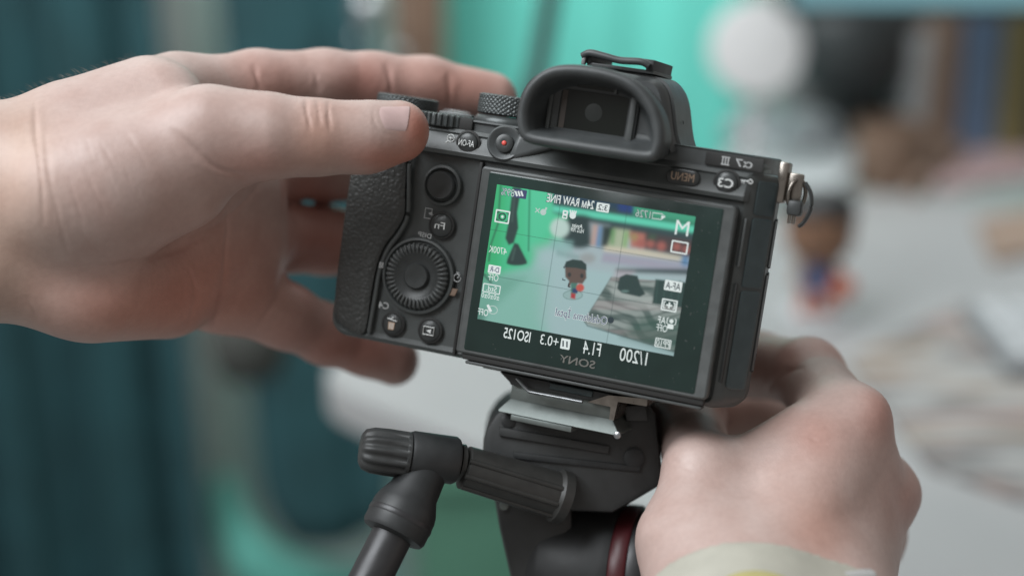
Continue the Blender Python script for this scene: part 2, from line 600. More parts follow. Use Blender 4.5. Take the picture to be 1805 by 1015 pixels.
pl.add([(-45.5, ty, -26.4), (-45.5, ty, -27.8), (-47.1, ty, -27.1)], [(0, 1, 2)])
pl.build('playback_mark', 'paint_white', b, FB, smooth=0)

# MENU pill and C3
mb = MB()
mb.prism(rr(19.6, 29.4, 28.6, 33.2, 2.2, 8), [(4.2, 0), (2.05, 0.05), (1.75, 0.5), (1.65, 1.4)])
b = mb.build('button', 'button', smooth=45, **B)
lettering('button_lettering', 'MENU', 24.5, 30.95, 1.58, 6.8, 2.3, 'paint_orange', b, 0.0)
b = button(37.2, 31.1, 3.3, 3.1, 0.95)
lettering('button_lettering', 'C3', 37.2, 31.1, 1.4, 4.5, 2.6, 'paint_white', b, 0.05)
km = MB()
km.tube([(43.8 + .62 * math.cos(a), 3.62, 32.5 + .55 * math.sin(a)) for a in np.linspace(0, 2 * math.pi, 13)[:-1]], 0.17, 4, closed=True, up=(0, 1, 0))
km.tube([(43.1, 3.62, 32.5), (40.6, 3.62, 32.5)], 0.17, 4, up=(0, 1, 0))
for kx in (40.8, 41.4, 42.0):
    km.tube([(kx, 3.62, 32.5), (kx, 3.45, 31.8)], 0.15, 4, up=(0, 1, 0))
km.build('key_mark', 'paint_white', **B)

# ---- eyecup, viewfinder, hump, hot shoe
D = smooth_path([(-21.2, 36.6), (-22.6, 43), (-20.8, 50.5), (-14.5, 56.2), (-3, 57.8), (9.0, 56.0), (16.4, 50.5), (20.0, 43.5), (20.4, 38.0), (18.2, 34.6),
                 (8, 34.2), (-6, 34.2), (-17.5, 34.4)][::-1], 6, True)
D = [tuple(q) for q in D]
MB().prism(D, [(3.0, 1.2), (0.5, 1.6), (-0.5, 0.6), (-9, -0.1), (-12.5, -0.5), (-14.0, -0.2), (-14.8, 0.8), (-14.6, 2.0), (-13.2, 3.0),
               (-9, 4.0), (-5.0, 4.8), (-3.6, 5.8), (-3.4, 7.2)], cap1=True).build('eyecup', 'rubber', smooth=60, **B)
wf = MB()
ro_, ri_ = rr(-16.4, 10.2, 37.6, 53.0, 1.2, 4), rr(-13.6, 6.9, 39.4, 51.2, 0.6, 4)
wf.rings([[(x, -3.3, z) for x, z in ro_], [(x, -4.4, z) for x, z in inset(ro_, 0.3)], [(x, -4.4, z) for x, z in inset(ri_, -0.5)], [(x, -4.1, z) for x, z in ri_],
          [(x, -2.2, z) for x, z in ri_]], False, True)
wf.build('viewfinder_frame', 'button', smooth=35, **B)
MB().box(-13.5, 6.8, -3.9, -3.5, 39.5, 51.1).build('viewfinder_window', 'evf_glass', **B)
MB().box(-16.9, -15.6, -5.2, -3.3, 38, 49, .3).build('viewfinder_frame_bar', 'bezel', **B)
MB().box(7.6, 9.4, -5.2, -3.3, 36.8, 51.5, .3).build('viewfinder_frame_bar', 'bezel', **B)
MB().box(-13.2, -11.6, -4.0, -3.8, 39.8, 50.8).build('viewfinder_mask', mat('viewfinder_mask', (0.05, 0.038, 0.03), 0.4), **B)
MB().lathe([(2.6, 0), (2.2, 0.03), (0.02, 0.04)], (-3.2, -3.92, 45.4), (0, -1, 0), 24).build('viewfinder_optic', mat('viewfinder_optic', (0.022, 0.026, 0.024), 0.3), **B)
MB().box(2.6, 3.3, -6.0, -3.3, 51.5, 55.0, .2).build('eye_sensor_bar', 'bezel', **B)
MB().box(-9, 2.6, -5.0, -3.3, 52.0, 54.6, .3).build('eye_sensor', 'evf_glass', **B)
hump = smooth_path([(-27, 37.5), (-22.5, 42), (-17.5, 54), (-13.5, 58.2), (-4, 59.2), (8, 58.8), (13.2, 57.6), (16.6, 53), (19.6, 43), (22.4, 37.5)][::-1], 4)
hump = [tuple(q) for q in hump]
MB().prism(hump, [(1.5, 2.2), (3.5, 1.0), (9.0, 0.9)], cap1=False).build('viewfinder_collar', 'rubber', smooth=50, **B)
MB().prism(hump, [(8.2, 1.6), (8.6, 0.1), (26, -0.3), (32, 0.6), (36, 2.5), (38, 5)]).build('viewfinder_hump', 'body_top', smooth=40, **B)
MB().lathe([(0.6, 0), (0.55, 0.06), (0.02, 0.06)], (19.05, 15.0, 46.5), (1, -0.05, 0.28), 14).build('hump_screw', 'gap', **B)
# hot shoe: plate, two rails with lips
hs = MB()
hs.box(-10.5, 10.0, 6.5, 30, 59.0, 60.0, 0.2)
hso = hs.build('hot_shoe', 'body_top', **B)
for sx, x0, x1 in ((-1, -11.4, -9.2), (1, 7.6, 9.8)):
    r = MB()
    r.box(x0, x1, 6.0, 29.5, 59.6, 62.6, 0.35)
    r.build('shoe_rail', 'tripod_metal', hso, FB)
    lip0, lip1 = (x0, x0 + 4.4) if sx < 0 else (x1 - 4.4, x1)
    MB().box(lip0, lip1, 6.4, 29.8, 62.0, 63.1, 0.3).build('shoe_lip', 'tripod_metal', hso, FB)
MB().tube(smooth_path([(-11.8, 5.2, 61.5), (-9.5, 4.6, 62.6), (-5, 4.4, 62.2), (0, 4.4, 61.6), (6.2, 4.6, 62.0), (8.6, 5.2, 61.2)], 5), 1.05, 8).build('shoe_cover', 'rubber', hso, FB, smooth=60)
MB().box(-11.8, -10.6, 4.6, 6.2, 59.0, 62.2, .3).build('shoe_stop', 'silver', hso, FB)


# ---- dials on the top deck
def knurl(name, x, y, z0, r, h, n, m='dial', diamond=True):
    mb = MB()
    N = n * (8 if diamond else 4)
    rows = max(3, int(h / 0.3)) if diamond else 2
    prof = [(r - 0.6, 0)]
    for k in range(rows + 1):
        prof.append((r, 0.4 + (h - 0.8) * k / rows))
    prof += [(r - 0.5, h), (r * 0.6, h + 0.05), (0.02, h + 0.05)]

    def mod(k, i, a):
        if k < 1 or k > rows + 1:
            return 1
        if diamond:
            return 1 + 0.035 * min(abs(math.sin(n * a / 1.8 + k * 0.62)), abs(math.sin(n * a / 1.8 - k * 0.62)))
        return 1 + 0.035 * (1 if (i % 4) < 1.5 else -1)
    mb.lathe(prof, (x, y, z0), (0, 0, 1), N, mod=mod)
    return mb.build(name, m, smooth=30, **B)


knurl('mode_dial', -36.0, 20, 40.6, 10.4, 6.2, 36)
MB().lathe([(11.4, 0), (11.4, 0.9), (10.4, 2.0), (9.6, 2.2), (0.02, 2.2)], (-36.0, 20, 38.2), (0, 0, 1), 48).build('mode_dial_base', 'dial', smooth=50, **B)
knurl('exposure_dial', -71.0, 20.5, 38.4, 9.5, 3.9, 36)
knurl('rear_dial', -53.5, 12.3, 34.7, 9.9, 3.9, 34, 'dial', False)
MB().box(-64.5, -42.6, 4.6, 12, 34.0, 38.5, 0.8).build('rear_dial_slot', 'gap', **B)
MB().lathe([(4.5, 0), (4.5, 1.4), (3.8, 1.8), (0.02, 1.9)], (-60, 36, 38.2), (0, 0, 1), 30).build('custom_button', 'silver', **B)
MB().lathe([(6.8, 0), (6.8, 2.2), (6.0, 2.6), (3.9, 2.7), (3.8, 3.6), (0.02, 3.9)], (-70, 52, 33.5), (0, 0.25, 1), 36).build('shutter_button', 'silver', smooth=50, **B)
MB().box(-58, -47, 15, 17.5, 38.2, 39.4, 0.4).build('deck_ridge', 'body_top', **B)

# ---- right flank: port door, slit, strap lug with ring
def on_slope(x, y, z):
    return (x, 5 + (x - 44.9) * 1.43 + y, z)


for z0_, z1_, nm in ((2.0, 22.4, 'port_door'), (-28.0, 1.2, 'port_door'), (23.2, 33.2, 'flank_panel')):
    MB().prism(rr(45.7, 50.3, z0_, z1_, (1.6 if z0_ < 0 else .7, .7, .7, .7), 4), [(1.0, 0), (-0.35, 0.05), (-0.6, 0.35), (-0.62, 0.6)], tweak=on_slope).build(nm, 'door', smooth=12, **B)
MB().box(43.9, 44.6, 3.4, 6, 8, 22.0, 0.2).build('port_door_seam', 'bezel', **B)
MB().box(44.2, 44.8, 3.6, 6, -26, 3, 0.2).build('port_door_seam', 'gap', **B)
for z0_, z1_, y1_ in ((8, 22.5, 34), (-23, 6.5, 36)):
    sd_ = MB()
    for k_ in range(8):
        ya, yb = 15 + (y1_ - 15) * k_ / 8, 15 + (y1_ - 15) * (k_ + 1) / 8
        sd_.box(44, 51.0, ya, yb + 0.01, z0_ + (0.5 if k_ in (0, 7) else 0), z1_ - (0.5 if k_ in (0, 7) else 0))
    sd_.v = [side_tweak(*q) for q in sd_.v]
    sd_.build('side_door', 'rubber', smooth=30, **B)
lug = MB()
lug.box(49.6, 52.4, 13, 20, 27.5, 39.5, 0.7)
lo = lug.build('strap_lug', 'lug', **B)
MB().box(52.2, 57.0, 14.6, 16.2, 28.2, 36.8, 0.7).build('lug_eye', 'lug', lo, FB)
ringp = [(55.6 + 2.4 * math.cos(a) * .9, 15.5 + 2.2 * math.cos(a), 30.6 + 4.4 * math.sin(a)) for a in np.linspace(0, 2 * math.pi, 25)[:-1]]
MB().tube(ringp, 0.62, 8, closed=True, up=(0, 1, 0)).build('strap_ring', 'lug', lo, FB, smooth=60)
MB().box(53.9, 58.0, 11.8, 17.0, 24.6, 29.0, 0.9).build('ring_guard', 'rubber', lo, FB)
MB().tube(smooth_path([(57.6, 15, 34.4), (59.6, 15, 31.6), (60.4, 15, 27.5), (59.0, 15, 23.2), (57.6, 15, 21.6)], 5), [1.5] * 20 + [1.0], 8, flat=.4).build('ring_guard_flap', 'rubber', lo, FB, smooth=60)
for gx in (54.8, 56.0):
    MB().tube([(gx, 14.2, 25), (gx + .1, 14.2, 22.2)], 0.5, 8).build('ring_end', 'lug', lo, FB, smooth=60)

# ---- lens on the far side of the body
MB().lathe([(31, 0), (32.5, 1), (32.5, 8), (34.5, 9), (34.5, 30), (33.5, 31), (33.5, 36), (35.5, 37), (35.5, 60), (34, 62), (31, 62), (29, 55), (0.02, 52)],
           (-8, 45.5, 2), (0, 1, 0), 56).build('lens', 'lens', smooth=40, **B)
# ================================================================== the tilting screen
lf = rr(-36.2, 42.0, -31.6, 25.2, (1.2, 1.6, 1.8, 1.2), 4)
LCD = MB().prism(lf, [(7, 0.2), (1.2, 0), (0.35, 0.25), (0.0, 0.8), (0.05, 1.1)], cap1=True).build('lcd_screen', 'bezel', smooth=35, **B)
lg = rr(-33.4, 38.2, -30.2, 23.8, 0.6, 3)
MB().prism(lg, [(0.5, 0), (-0.05, 0.0), (-0.12, 0.15)]).build('lcd_glass', 'glass', LCD, FB, smooth=30)
# hinge lip under the screen
MB().box(-34, 41, 0.9, 4.5, -33.3, -31.4, 0.4).build('lcd_lip', 'gap', LCD, FB)
MB().box(-33, 40.6, 1.4, 5.5, -34.6, -33.6, 0.4).build('hinge_plate', 'bezel', LCD, FB)

# ---- live picture, painted into the display's own colours (x right 0..1, y down 0..1)
PW, PH = 61.0, 40.7
NX, NY = 366, 244
gx, gy = np.meshgrid((np.arange(NX) + 0.5) / NX, (np.arange(NY) + 0.5) / NY)


def uv(px, py):
    x, z = on_body(px, py, 0.0)
    return x / PW + 0.5, 0.5 - z / PH


def smooth01(t):
    t = np.clip(t, 0, 1)
    return t * t * (3 - 2 * t)


def lin(c):
    return np.array(srgb(*c)[:3])


pic = np.zeros((NY, NX, 3))


def over(alpha, c):
    global pic
    pic = pic * (1 - alpha[..., None]) + lin(c) * alpha[..., None]


def sd_poly(pts):
    """signed distance (in picture heights) to a polygon given in photo pixels"""
    p = np.array([uv(*q) for q in pts]) * np.array([PW / PH, 1])
    X, Y = gx * PW / PH, gy
    d = np.full(X.shape, 1e9)
    s = np.ones(X.shape)
    N = len(p)
    for i in range(N):
        a, b = p[i], p[i - 1]
        ex, ey = b - a
        wx, wy = X - a[0], Y - a[1]
        t = np.clip((wx * ex + wy * ey) / (ex * ex + ey * ey + 1e-12), 0, 1)
        d = np.minimum(d, (wx - ex * t) ** 2 + (wy - ey * t) ** 2)
        c1, c2, c3 = Y >= a[1], Y < b[1], ex * wy > ey * wx
        s = np.where((c1 & c2 & c3) | (~c1 & ~c2 & ~c3), -s, s)
    return s * np.sqrt(d)


def poly(pts, c, blur=0.012, a=1.0):
    over(a * smooth01(0.5 - sd_poly(pts) / (2 * blur)), c)


def disc(px, py, rx, ry, c, blur=0.012, a=1.0):
    k = np.linspace(0, 2 * math.pi, 28, endpoint=False)
    poly([(px + rx * math.cos(q), py + ry * math.sin(q)) for q in k], c, blur, a)


def line(pts, w, c, blur=0.004, a=1.0):
    p = np.array([uv(*q) for q in pts]) * np.array([PW / PH, 1])
    X, Y = gx * PW / PH, gy
    d = np.full(X.shape, 1e9)
    for i in range(len(p) - 1):
        q, e = p[i], p[i + 1] - p[i]
        t = np.clip(((X - q[0]) * e[0] + (Y - q[1]) * e[1]) / (e @ e), 0, 1)
        d = np.minimum(d, np.hypot(X - q[0] - e[0] * t, Y - q[1] - e[1] * t))
    over(a * smooth01((w / 245.0 * .5 - d) / blur + 0.5), c)




def soften(sig):
    """gaussian blur of everything painted so far (sig in cells)"""
    global pic
    k = np.exp(-0.5 * (np.arange(-int(3 * sig), int(3 * sig) + 1) / sig) ** 2)
    k /= k.sum()
    r = len(k) // 2
    q = np.pad(pic, ((r, r), (r, r), (0, 0)), mode='edge')
    q = sum(k[i] * q[i:i + pic.shape[0]] for i in range(len(k)))
    pic = sum(k[i] * q[:, i:i + pic.shape[1]] for i in range(len(k)))


# desk, green wall, shelf
pic[:] = lin((140, 192, 182))
poly([(830, 300), (1040, 300), (1040, 420), (960, 440), (935, 470), (860, 490), (820, 520)], (70, 196, 142), 0.05)
poly([(820, 300), (900, 310), (880, 480), (820, 520)], (52, 178, 112), 0.06, 0.8)
poly([(930, 330), (985, 330), (990, 400), (930, 440)], (92, 208, 166), 0.05, 0.6)
poly([(945, 440), (1060, 400), (1250, 420), (1200, 640), (990, 640), (945, 560)], (166, 194, 196), 0.08)
poly([(1000, 410), (1240, 440), (1230, 500), (1000, 470)], (168, 182, 188), 0.03, 0.8)
poly([(830, 500), (960, 480), (960, 650), (830, 600)], (134, 190, 174), 0.10, 0.7)
poly([(830, 480), (925, 490), (850, 560), (830, 560)], (96, 160, 138), 0.05, 0.6)
poly([(835, 548), (858, 545), (850, 580), (830, 580)], (70, 120, 105), 0.03, 0.7)
poly([(975, 330), (1240, 380), (1240, 460), (975, 375)], (48, 68, 72), 0.012)
poly([(975, 336), (1110, 356), (1110, 372), (975, 352)], (38, 62, 82), 0.006)
poly([(1090, 358), (1118, 362), (1116, 376), (1090, 372)], (34, 58, 120), 0.01)
poly([(1118, 362), (1240, 382), (1238, 396), (1116, 378)], (64, 158, 124), 0.008)
poly([(1116, 378), (1238, 396), (1238, 402), (1116, 386)], (38, 108, 82), 0.006)
poly([(975, 362), (1240, 401), (1238, 413), (975, 373)], (98, 214, 182), 0.006)
# dark round device and white disc
disc(1022, 408, 34, 30, (40, 54, 56), 0.02)
poly([(1040, 392), (1075, 398), (1064, 440), (1042, 430)], (152, 164, 170), 0.02)
disc(987, 402, 17, 17, (190, 214, 206), 0.012)
poly([(970, 420), (1010, 425), (1010, 445), (972, 440)], (138, 182, 178), 0.02, 0.7)
for i in range(5):
    disc(985 + i * 8, 446 + i * 2, 4, 5, (112, 150, 146), 0.015, 0.6)
disc(1036, 455, 14, 9, (150, 150, 148), 0.02, 0.7)
# books and red fruit print on the shelf
poly([(1046, 396), (1056, 398), (1052, 434), (1042, 432)], (190, 160, 150), 0.012)
poly([(1055, 398), (1062, 400), (1058, 436), (1050, 434)], (96, 138, 178), 0.012)
poly([(1063, 398), (1086, 402), (1080, 438), (1060, 434)], (36, 48, 46), 0.012)
poly([(1082, 402), (1112, 406), (1106, 440), (1070, 436)], (172, 184, 156), 0.015)
poly([(1078, 404), (1086, 405), (1082, 432), (1076, 430)], (90, 150, 86), 0.014, 0.8)
poly([(1100, 408), (1108, 409), (1104, 436), (1098, 434)], (120, 172, 100), 0.014, 0.8)
poly([(1110, 408), (1140, 412), (1140, 438), (1112, 436)], (178, 112, 98), 0.015)
disc(1118, 418, 6, 6, (150, 150, 90), 0.02, 0.7)
poly([(1138, 410), (1225, 424), (1220, 455), (1136, 440)], (72, 58, 60), 0.015)
for (x, y, r) in ((1147, 430, 7), (1166, 434, 8), (1193, 435, 7), (1130, 430, 8), (1210, 440, 6)):
    disc(x, y, r, r, (168, 96, 88), 0.02)
disc(1150, 418, 7, 5, (60, 92, 70), 0.02, 0.8)
poly([(1066, 434), (1135, 441), (1218, 456), (1216, 462), (1064, 443)], (208, 200, 178), 0.012)
poly([(1064, 444), (1216, 462), (1212, 484), (1060, 462)], (160, 164, 180), 0.015)
poly([(1064, 450), (1150, 462), (1210, 476), (1060, 458)], (170, 156, 172), 0.012, 0.4)
disc(1208, 460, 7, 9, (84, 132, 176), 0.02)
poly([(1086, 473), (1215, 474), (1212, 484), (1086, 479)], (66, 78, 82), 0.008)
poly([(1086, 476), (1120, 478), (1100, 500), (1076, 498)], (182, 170, 178), 0.02, 0.7)
soften(2.4)
# lamp with conical foot, cord
disc(911, 463, 18, 5, (36, 54, 52), 0.006)
poly([(904, 330), (919, 332), (912, 375), (914, 402), (906, 428), (897, 432), (891, 420), (896, 395)], (40, 58, 56), 0.006)
line([(908, 340), (903, 390)], 4, (70, 92, 86), 0.01, 0.6)
poly([(907, 428), (914, 430), (929, 460), (929, 465), (894, 462), (894, 458)], (38, 56, 54), 0.006)
line([(908, 438), (903, 458)], 4, (74, 100, 92), 0.012, 0.6)
line([(883, 328), (878, 395), (866, 430), (862, 460)], 3, (40, 92, 70), 0.006, 0.9)
line([(934, 336), (932, 442)], 3, (38, 128, 92), 0.006, 0.9)
line([(848, 478), (866, 498)], 4, (44, 84, 72), 0.008, 0.8)
soften(1.0)
# mouse mat with swirls, mouse, keyboard end
matp = [(1078, 488), (1232, 500), (1215, 620), (1195, 622), (1036, 572), (1030, 564)]
poly(matp, (148, 158, 154), 0.006)
rng = np.random.RandomState(7)
msk = smooth01(0.5 - sd_poly(matp) / 0.012)
X, Y = gx * 1.5, gy
sw = np.sin((Y * 46 + 3.0 * np.sin(X * 7 + 1.0) + 1.6 * np.sin(X * 17 + Y * 9)) * 1.0) * 0.5 + 0.5
sw2 = np.sin(Y * 120 + 5 * np.sin(X * 9) + X * 22) * 0.5 + 0.5
over(msk * smooth01(sw * 1.8 - 0.6) * 0.75, (58, 78, 74))
over(msk * smooth01(sw2 * 2 - 1) * 0.5, (44, 62, 60))
over(msk * smooth01((np.sin(Y * 30 + X * 5) - .3) * 2) * 0.35, (176, 158, 160))
poly([(1130, 560), (1220, 560), (1215, 622), (1196, 622), (1096, 592)], (44, 82, 70), 0.05, 0.7)
poly([(1080, 500), (1150, 520), (1200, 545), (1130, 545), (1080, 525)], (178, 186, 182), 0.03, 0.5)
line([(1030, 566), (1036, 574), (1196, 622)], 2.0, (62, 80, 78), 0.004, 0.8)
line([(1078, 488), (1030, 566)], 1.5, (90, 104, 102), 0.004, 0.6)
poly([(1093, 488), (1104, 483), (1124, 486), (1130, 505), (1138, 518), (1128, 523), (1096, 516), (1088, 508)], (40, 58, 56), 0.006)
disc(1102, 513, 7, 2, (110, 140, 134), 0.008, 0.8)
poly([(1156, 492), (1230, 500), (1225, 545), (1150, 535)], (40, 62, 58), 0.008)
for i in range(5):
    line([(1160 + i * 13, 494), (1156 + i * 13, 536)], 1.5, (62, 90, 84), 0.005, 0.7)
soften(0.7)
# toy figure: big round head, dark cap of hair, small body, ball, on a clear round base
disc(1010, 520, 17, 8, (150, 180, 178), 0.008, 0.8)
line([(1010 + 17 * math.cos(q), 520 + 8 * math.sin(q)) for q in np.linspace(0, 6.3, 24)], 1.6, (108, 138, 134), 0.004, 0.7)
poly([(1006, 492), (1018, 494), (1018, 512), (1012, 524), (1007, 520)], (74, 120, 108), 0.008)
poly([(1004, 495), (1008, 496), (1004, 507), (1001, 505)], (96, 72, 62), 0.006)
poly([(1010, 508), (1019, 509), (1018, 517), (1009, 515)], (40, 56, 110), 0.006)
poly([(1007, 516), (1015, 518), (1014, 527), (1006, 525)], (176, 50, 56), 0.008)
poly([(996, 466), (1033, 470), (1034, 490), (1027, 500), (1006, 498), (997, 488)], (98, 76, 68), 0.008)
poly([(995, 471), (998, 461), (1010, 457), (1026, 459), (1034, 466), (1034, 476), (1015, 472)], (38, 54, 52), 0.006)
disc(1004, 484, 3, 4, (48, 44, 44), 0.006)
disc(1026, 486, 3, 4, (48, 44, 44), 0.006)
disc(1023, 507, 7, 7, (200, 84, 72), 0.008)
soften(0.6)
pic *= (1 - 0.10 * gy[..., None])
# thirds grid
for k in (1 / 3, 2 / 3):
    over(0.55 * smooth01(1 - np.abs(gx - k) * 1.5 / 0.0045), (40, 62, 62))
    over(0.55 * smooth01(1 - np.abs(gy - k) / 0.0045), (40, 62, 62))
pic *= 1 + 0.03 * (rng.rand(NY, NX, 1) - 0.5)

xs = -PW / 2 + PW * np.arange(NX + 1) / NX
zs = PH / 2 - PH * np.arange(NY + 1) / NY
vx, vz = np.meshgrid(xs, zs)
v = np.stack([vx.ravel(), np.full(vx.size, -0.19), vz.ravel()], 1)
idx = np.arange((NX + 1) * (NY + 1)).reshape(NY + 1, NX + 1)
fc = np.stack([idx[1:, :-1].ravel(), idx[1:, 1:].ravel(), idx[:-1, 1:].ravel(), idx[:-1, :-1].ravel()], 1)
me = bpy.data.meshes.new('live_picture')
me.from_pydata((FB(v) * S - np.array(ORIGIN[CAMERA.name])).tolist(), [], fc.tolist())
ca = me.color_attributes.new('display', 'FLOAT_COLOR', 'CORNER')
cc = np.repeat(np.concatenate([pic.reshape(-1, 3), np.ones((NX * NY, 1))], 1), 4, axis=0)
ca.data.foreach_set('color', cc.ravel())
ms = mat('display_picture', (0.02, 0.03, 0.03), 0.14, spec=0.6)
nt = ms.node_tree
at = nt.nodes.new('ShaderNodeAttribute')
at.attribute_name = 'display'
nt.links.new(at.outputs['Color'], nt.nodes['Principled BSDF'].inputs['Emission Color'])
nt.nodes['Principled BSDF'].inputs['Emission Strength'].default_value = 0.86
me.materials.append(ms)
po = bpy.data.objects.new('live_picture', me)
COL.objects.link(po)
po.parent = LCD
ORIGIN[po.name] = ORIGIN[CAMERA.name]

M['osd'] = mat('display_white', (0.02, 0.02, 0.02), 0.2, emit=srgb(214, 224, 222)[:3])
M['osd_dim'] = mat('display_grey', (0.02, 0.02, 0.02), 0.2, emit=srgb(176, 196, 190)[:3])
M['osd_dark'] = mat('display_dark', (0.02, 0.02, 0.02), 0.2, emit=srgb(36, 52, 60)[:3])
M['osd_blue'] = mat('display_blue', (0.02, 0.02, 0.02), 0.2, emit=srgb(58, 66, 104)[:3])
YT = -0.27


def osd(body, px, py, w, h, m='osd', bold=0.0, outline=None):
    x, z = on_body(px, py, 0)
    w, h = w / 5.82, h / 5.95
    if outline:
        lettering('screen_lettering_outline', body, x, z, YT + 0.015, w, h, outline, LCD, bold + 0.13, grow=0.30)
    return lettering('screen_lettering', body, x, z, YT, w, h, m, LCD, bold)


def osd_box(pts, m='osd', name='screen_icon', y=YT + 0.02):
    q = [on_body(*p, 0) for p in pts]
    return MB().add([(a, y, b) for a, b in q], [tuple(range(len(q)))]).build(name, m, LCD, FB, smooth=0)


def osd_line(pts, w=0.3, m='osd', closed=False, y=YT):
    q = [(*on_body(*p, 0),) for p in pts]
    q = [(a, y, b) for a, b in q]
    return MB().tube(q, w * .5, 4, closed=closed, up=(0, 1, 0), flat=.15).build('screen_icon', m, LCD, FB, smooth=0)


def osd_rect(px, py, w, h, m='osd', fill=None, lw=0.42):
    """icon frame of w x h mm centred on a pixel"""
    x, z = on_body(px, py, 0)
    o, i = rr(x - w / 2, x + w / 2, z - h / 2, z + h / 2, 0.25, 2), rr(x - w / 2 + lw, x + w / 2 - lw, z - h / 2 + lw, z + h / 2 - lw, 0.1, 2)
    mb = MB()
    if fill:
        mb.add([(a, YT + 0.02, b) for a, b in o], [tuple(range(len(o)))])
    else:
        mb.rings([[(a, YT + .01, b) for a, b in o], [(a, YT + .01, b) for a, b in i]], False, False)
    return mb.build('screen_icon', m, LCD, FB, smooth=0)


# lower bar
osd('1/200', 1117, 628, 48, 23)
osd('F1.4', 1044, 614, 31, 23)
osd('+0.3', 969, 600, 33, 18)
osd_rect(997, 606, 2.9, 3.1, fill=1)
for k, dz in ((-0.7, 0), (0.5, 0)):
    x, z = on_body(997, 606, 0)
    MB().add([(x + k - .35, YT, z + .9), (x + k + .1, YT, z + .9), (x + k + .35, YT, z - .9), (x + k - .1, YT, z - .9)], [(0, 1, 2, 3)]).build('screen_icon', 'osd_dark', LCD, FB, smooth=0)
osd('ISO125', 912, 590, 49, 19, bold=0.04)
osd('SONY', 1018, 637, 64, 14, 'paint_dim', bold=0.04)
# top row
osd('24м RAW FINE', 1006, 355, 85, 15, bold=0.05, outline='osd_dark')
osd_rect(1063, 366, 3.9, 2.6, fill=1)
osd('3:2', 1063, 366, 17, 10, 'osd_dark', bold=0.05)
osd('89%', 896, 339, 24, 13, 'osd_dim', outline='osd_blue')
osd_rect(918, 342, 3.8, 2.6, fill=1, m='osd_blue')
for k in range(3):
    osd_line([(909 + k * 5, 337), (912 + k * 5, 346)], 0.55)
osd('1726', 1134, 377, 26, 13, 'osd_dim', outline='osd_dark')
osd_line([(1151, 375), (1167, 377), (1173, 382), (1166, 387), (1150, 385)], 0.35, closed=True, m='osd_dim')
osd_box([(1166, 380), (1173, 382), (1166, 386)])
osd('M', 1203, 402, 23, 25)
osd_rect(1198, 436, 5.0, 3.6)
osd_rect(886, 382, 4.6, 3.9)
x, z = on_body(886, 382, 0)
MB().tube([(x + 1.0 * math.cos(a), YT, z + 1.0 * math.sin(a)) for a in np.linspace(0, 2 * math.pi, 13)[:-1]], .2, 4, closed=True, up=(0, 1, 0), flat=.2).build('screen_icon', 'osd_dark', LCD, FB)
MB().lathe([(.4, 0), (.02, 0.01)], (x, YT, z), (0, -1, 0), 10).build('screen_icon', 'osd', LCD, FB)
for sx in (-1, 1):
    for sz in (-1, 1):
        MB().tube([(x + sx * 1.1, YT, z + sz * 1.3), (x + sx * 1.7, YT, z + sz * 1.3), (x + sx * 1.7, YT, z + sz * .7)], .13, 4, up=(0, 1, 0), flat=.2).build('screen_icon', 'osd_dark', LCD, FB)
osd('×', 948, 371, 9, 9, 'osd_dim')
osd_line([(955, 374), (960, 374), (964, 366)], 0.6, 'osd_dim')
x, z = on_body(958, 374, 0)
MB().lathe([(.95, 0), (.02, 0.01)], (x, YT, z), (0, -1, 0), 12).build('screen_icon', 'osd_dim', LCD, FB)
osd_rect(997, 375, 1.6, 1.4, lw=0.45)
osd_rect(996, 382, 1.6, 1.2, lw=0.35)
x, z = on_body(1010, 380, 0)
MB().lathe([(1.0, 0), (.02, 0.01)], (x, YT, z), (0, -1, 0), 12).build('screen_icon', 'osd', LCD, FB)
for k in range(4):
    MB().tube([(x - .7 + k * .45, YT, z + .3), (x - 1.0 + k * .62, YT, z + 1.5)], .2, 4, up=(0, 1, 0), flat=.2).build('screen_icon', 'osd', LCD, FB)
osd('Assist', 1018, 398, 19, 7, bold=0.04)
osd('HLG 709', 1018, 406, 23, 7, bold=0.04)
# left column
osd('4700K', 878, 441, 33, 12)
osd_rect(872, 475, 4.0, 2.5, fill=1)
osd('D-R', 872, 475, 17, 9, 'osd_blue', bold=0.04)
osd('OFF', 870, 489, 19, 12)
osd_rect(867, 509, 5.6, 2.7, lw=0.3)
osd('Std.', 867, 509, 19, 10, bold=0.02)
osd('±0±0±0', 865, 522, 33, 9, bold=0.02)
osd('OFF', 852, 550, 19, 12, bold=0.02)
osd_line([(860, 537), (866, 549)], 0.8)
x, z = on_body(869, 546, 0)
MB().tube([(x + 1.5 * math.cos(a), YT, z + 1.2 * math.sin(a)) for a in np.linspace(0, 2 * math.pi, 17)[:-1]], .12, 4, closed=True, up=(0, 1, 0), flat=.2).build('screen_icon', 'osd_dim', LCD, FB)
# right column
osd_rect(1187, 504, 5.2, 3.0, fill=1)
osd('AF-A', 1187, 504, 26, 12, 'osd_dark', bold=0.05)
osd_rect(1180, 538, 4.7, 3.5)
x, z = on_body(1180, 538, 0)
MB().box(x - .9, x + .9, YT - .01, YT, z - .25, z + .25).build('screen_icon', 'osd', LCD, FB, smooth=0)
MB().box(x - .25, x + .25, YT - .02, YT - .011, z - .9, z + .9).build('screen_icon', 'osd', LCD, FB, smooth=0)
for sx in (-1, 1):
    MB().tube([(x + sx * 1.1, YT, z + .9), (x + sx * 1.6, YT, z + .9), (x + sx * 1.6, YT, z - .9), (x + sx * 1.1, YT, z - .9)], .17, 4, up=(0, 1, 0), flat=.2).build('screen_icon', 'osd', LCD, FB)
osd('AF', 1167, 564, 14, 12, bold=0.02)
osd('OFF', 1167, 578, 19, 12, bold=0.02)
x, z = on_body(1184, 566, 0)
MB().lathe([(.62, 0), (.02, 0.01)], (x, YT, z), (0, -1, 0), 12).build('screen_icon', 'osd', LCD, FB)
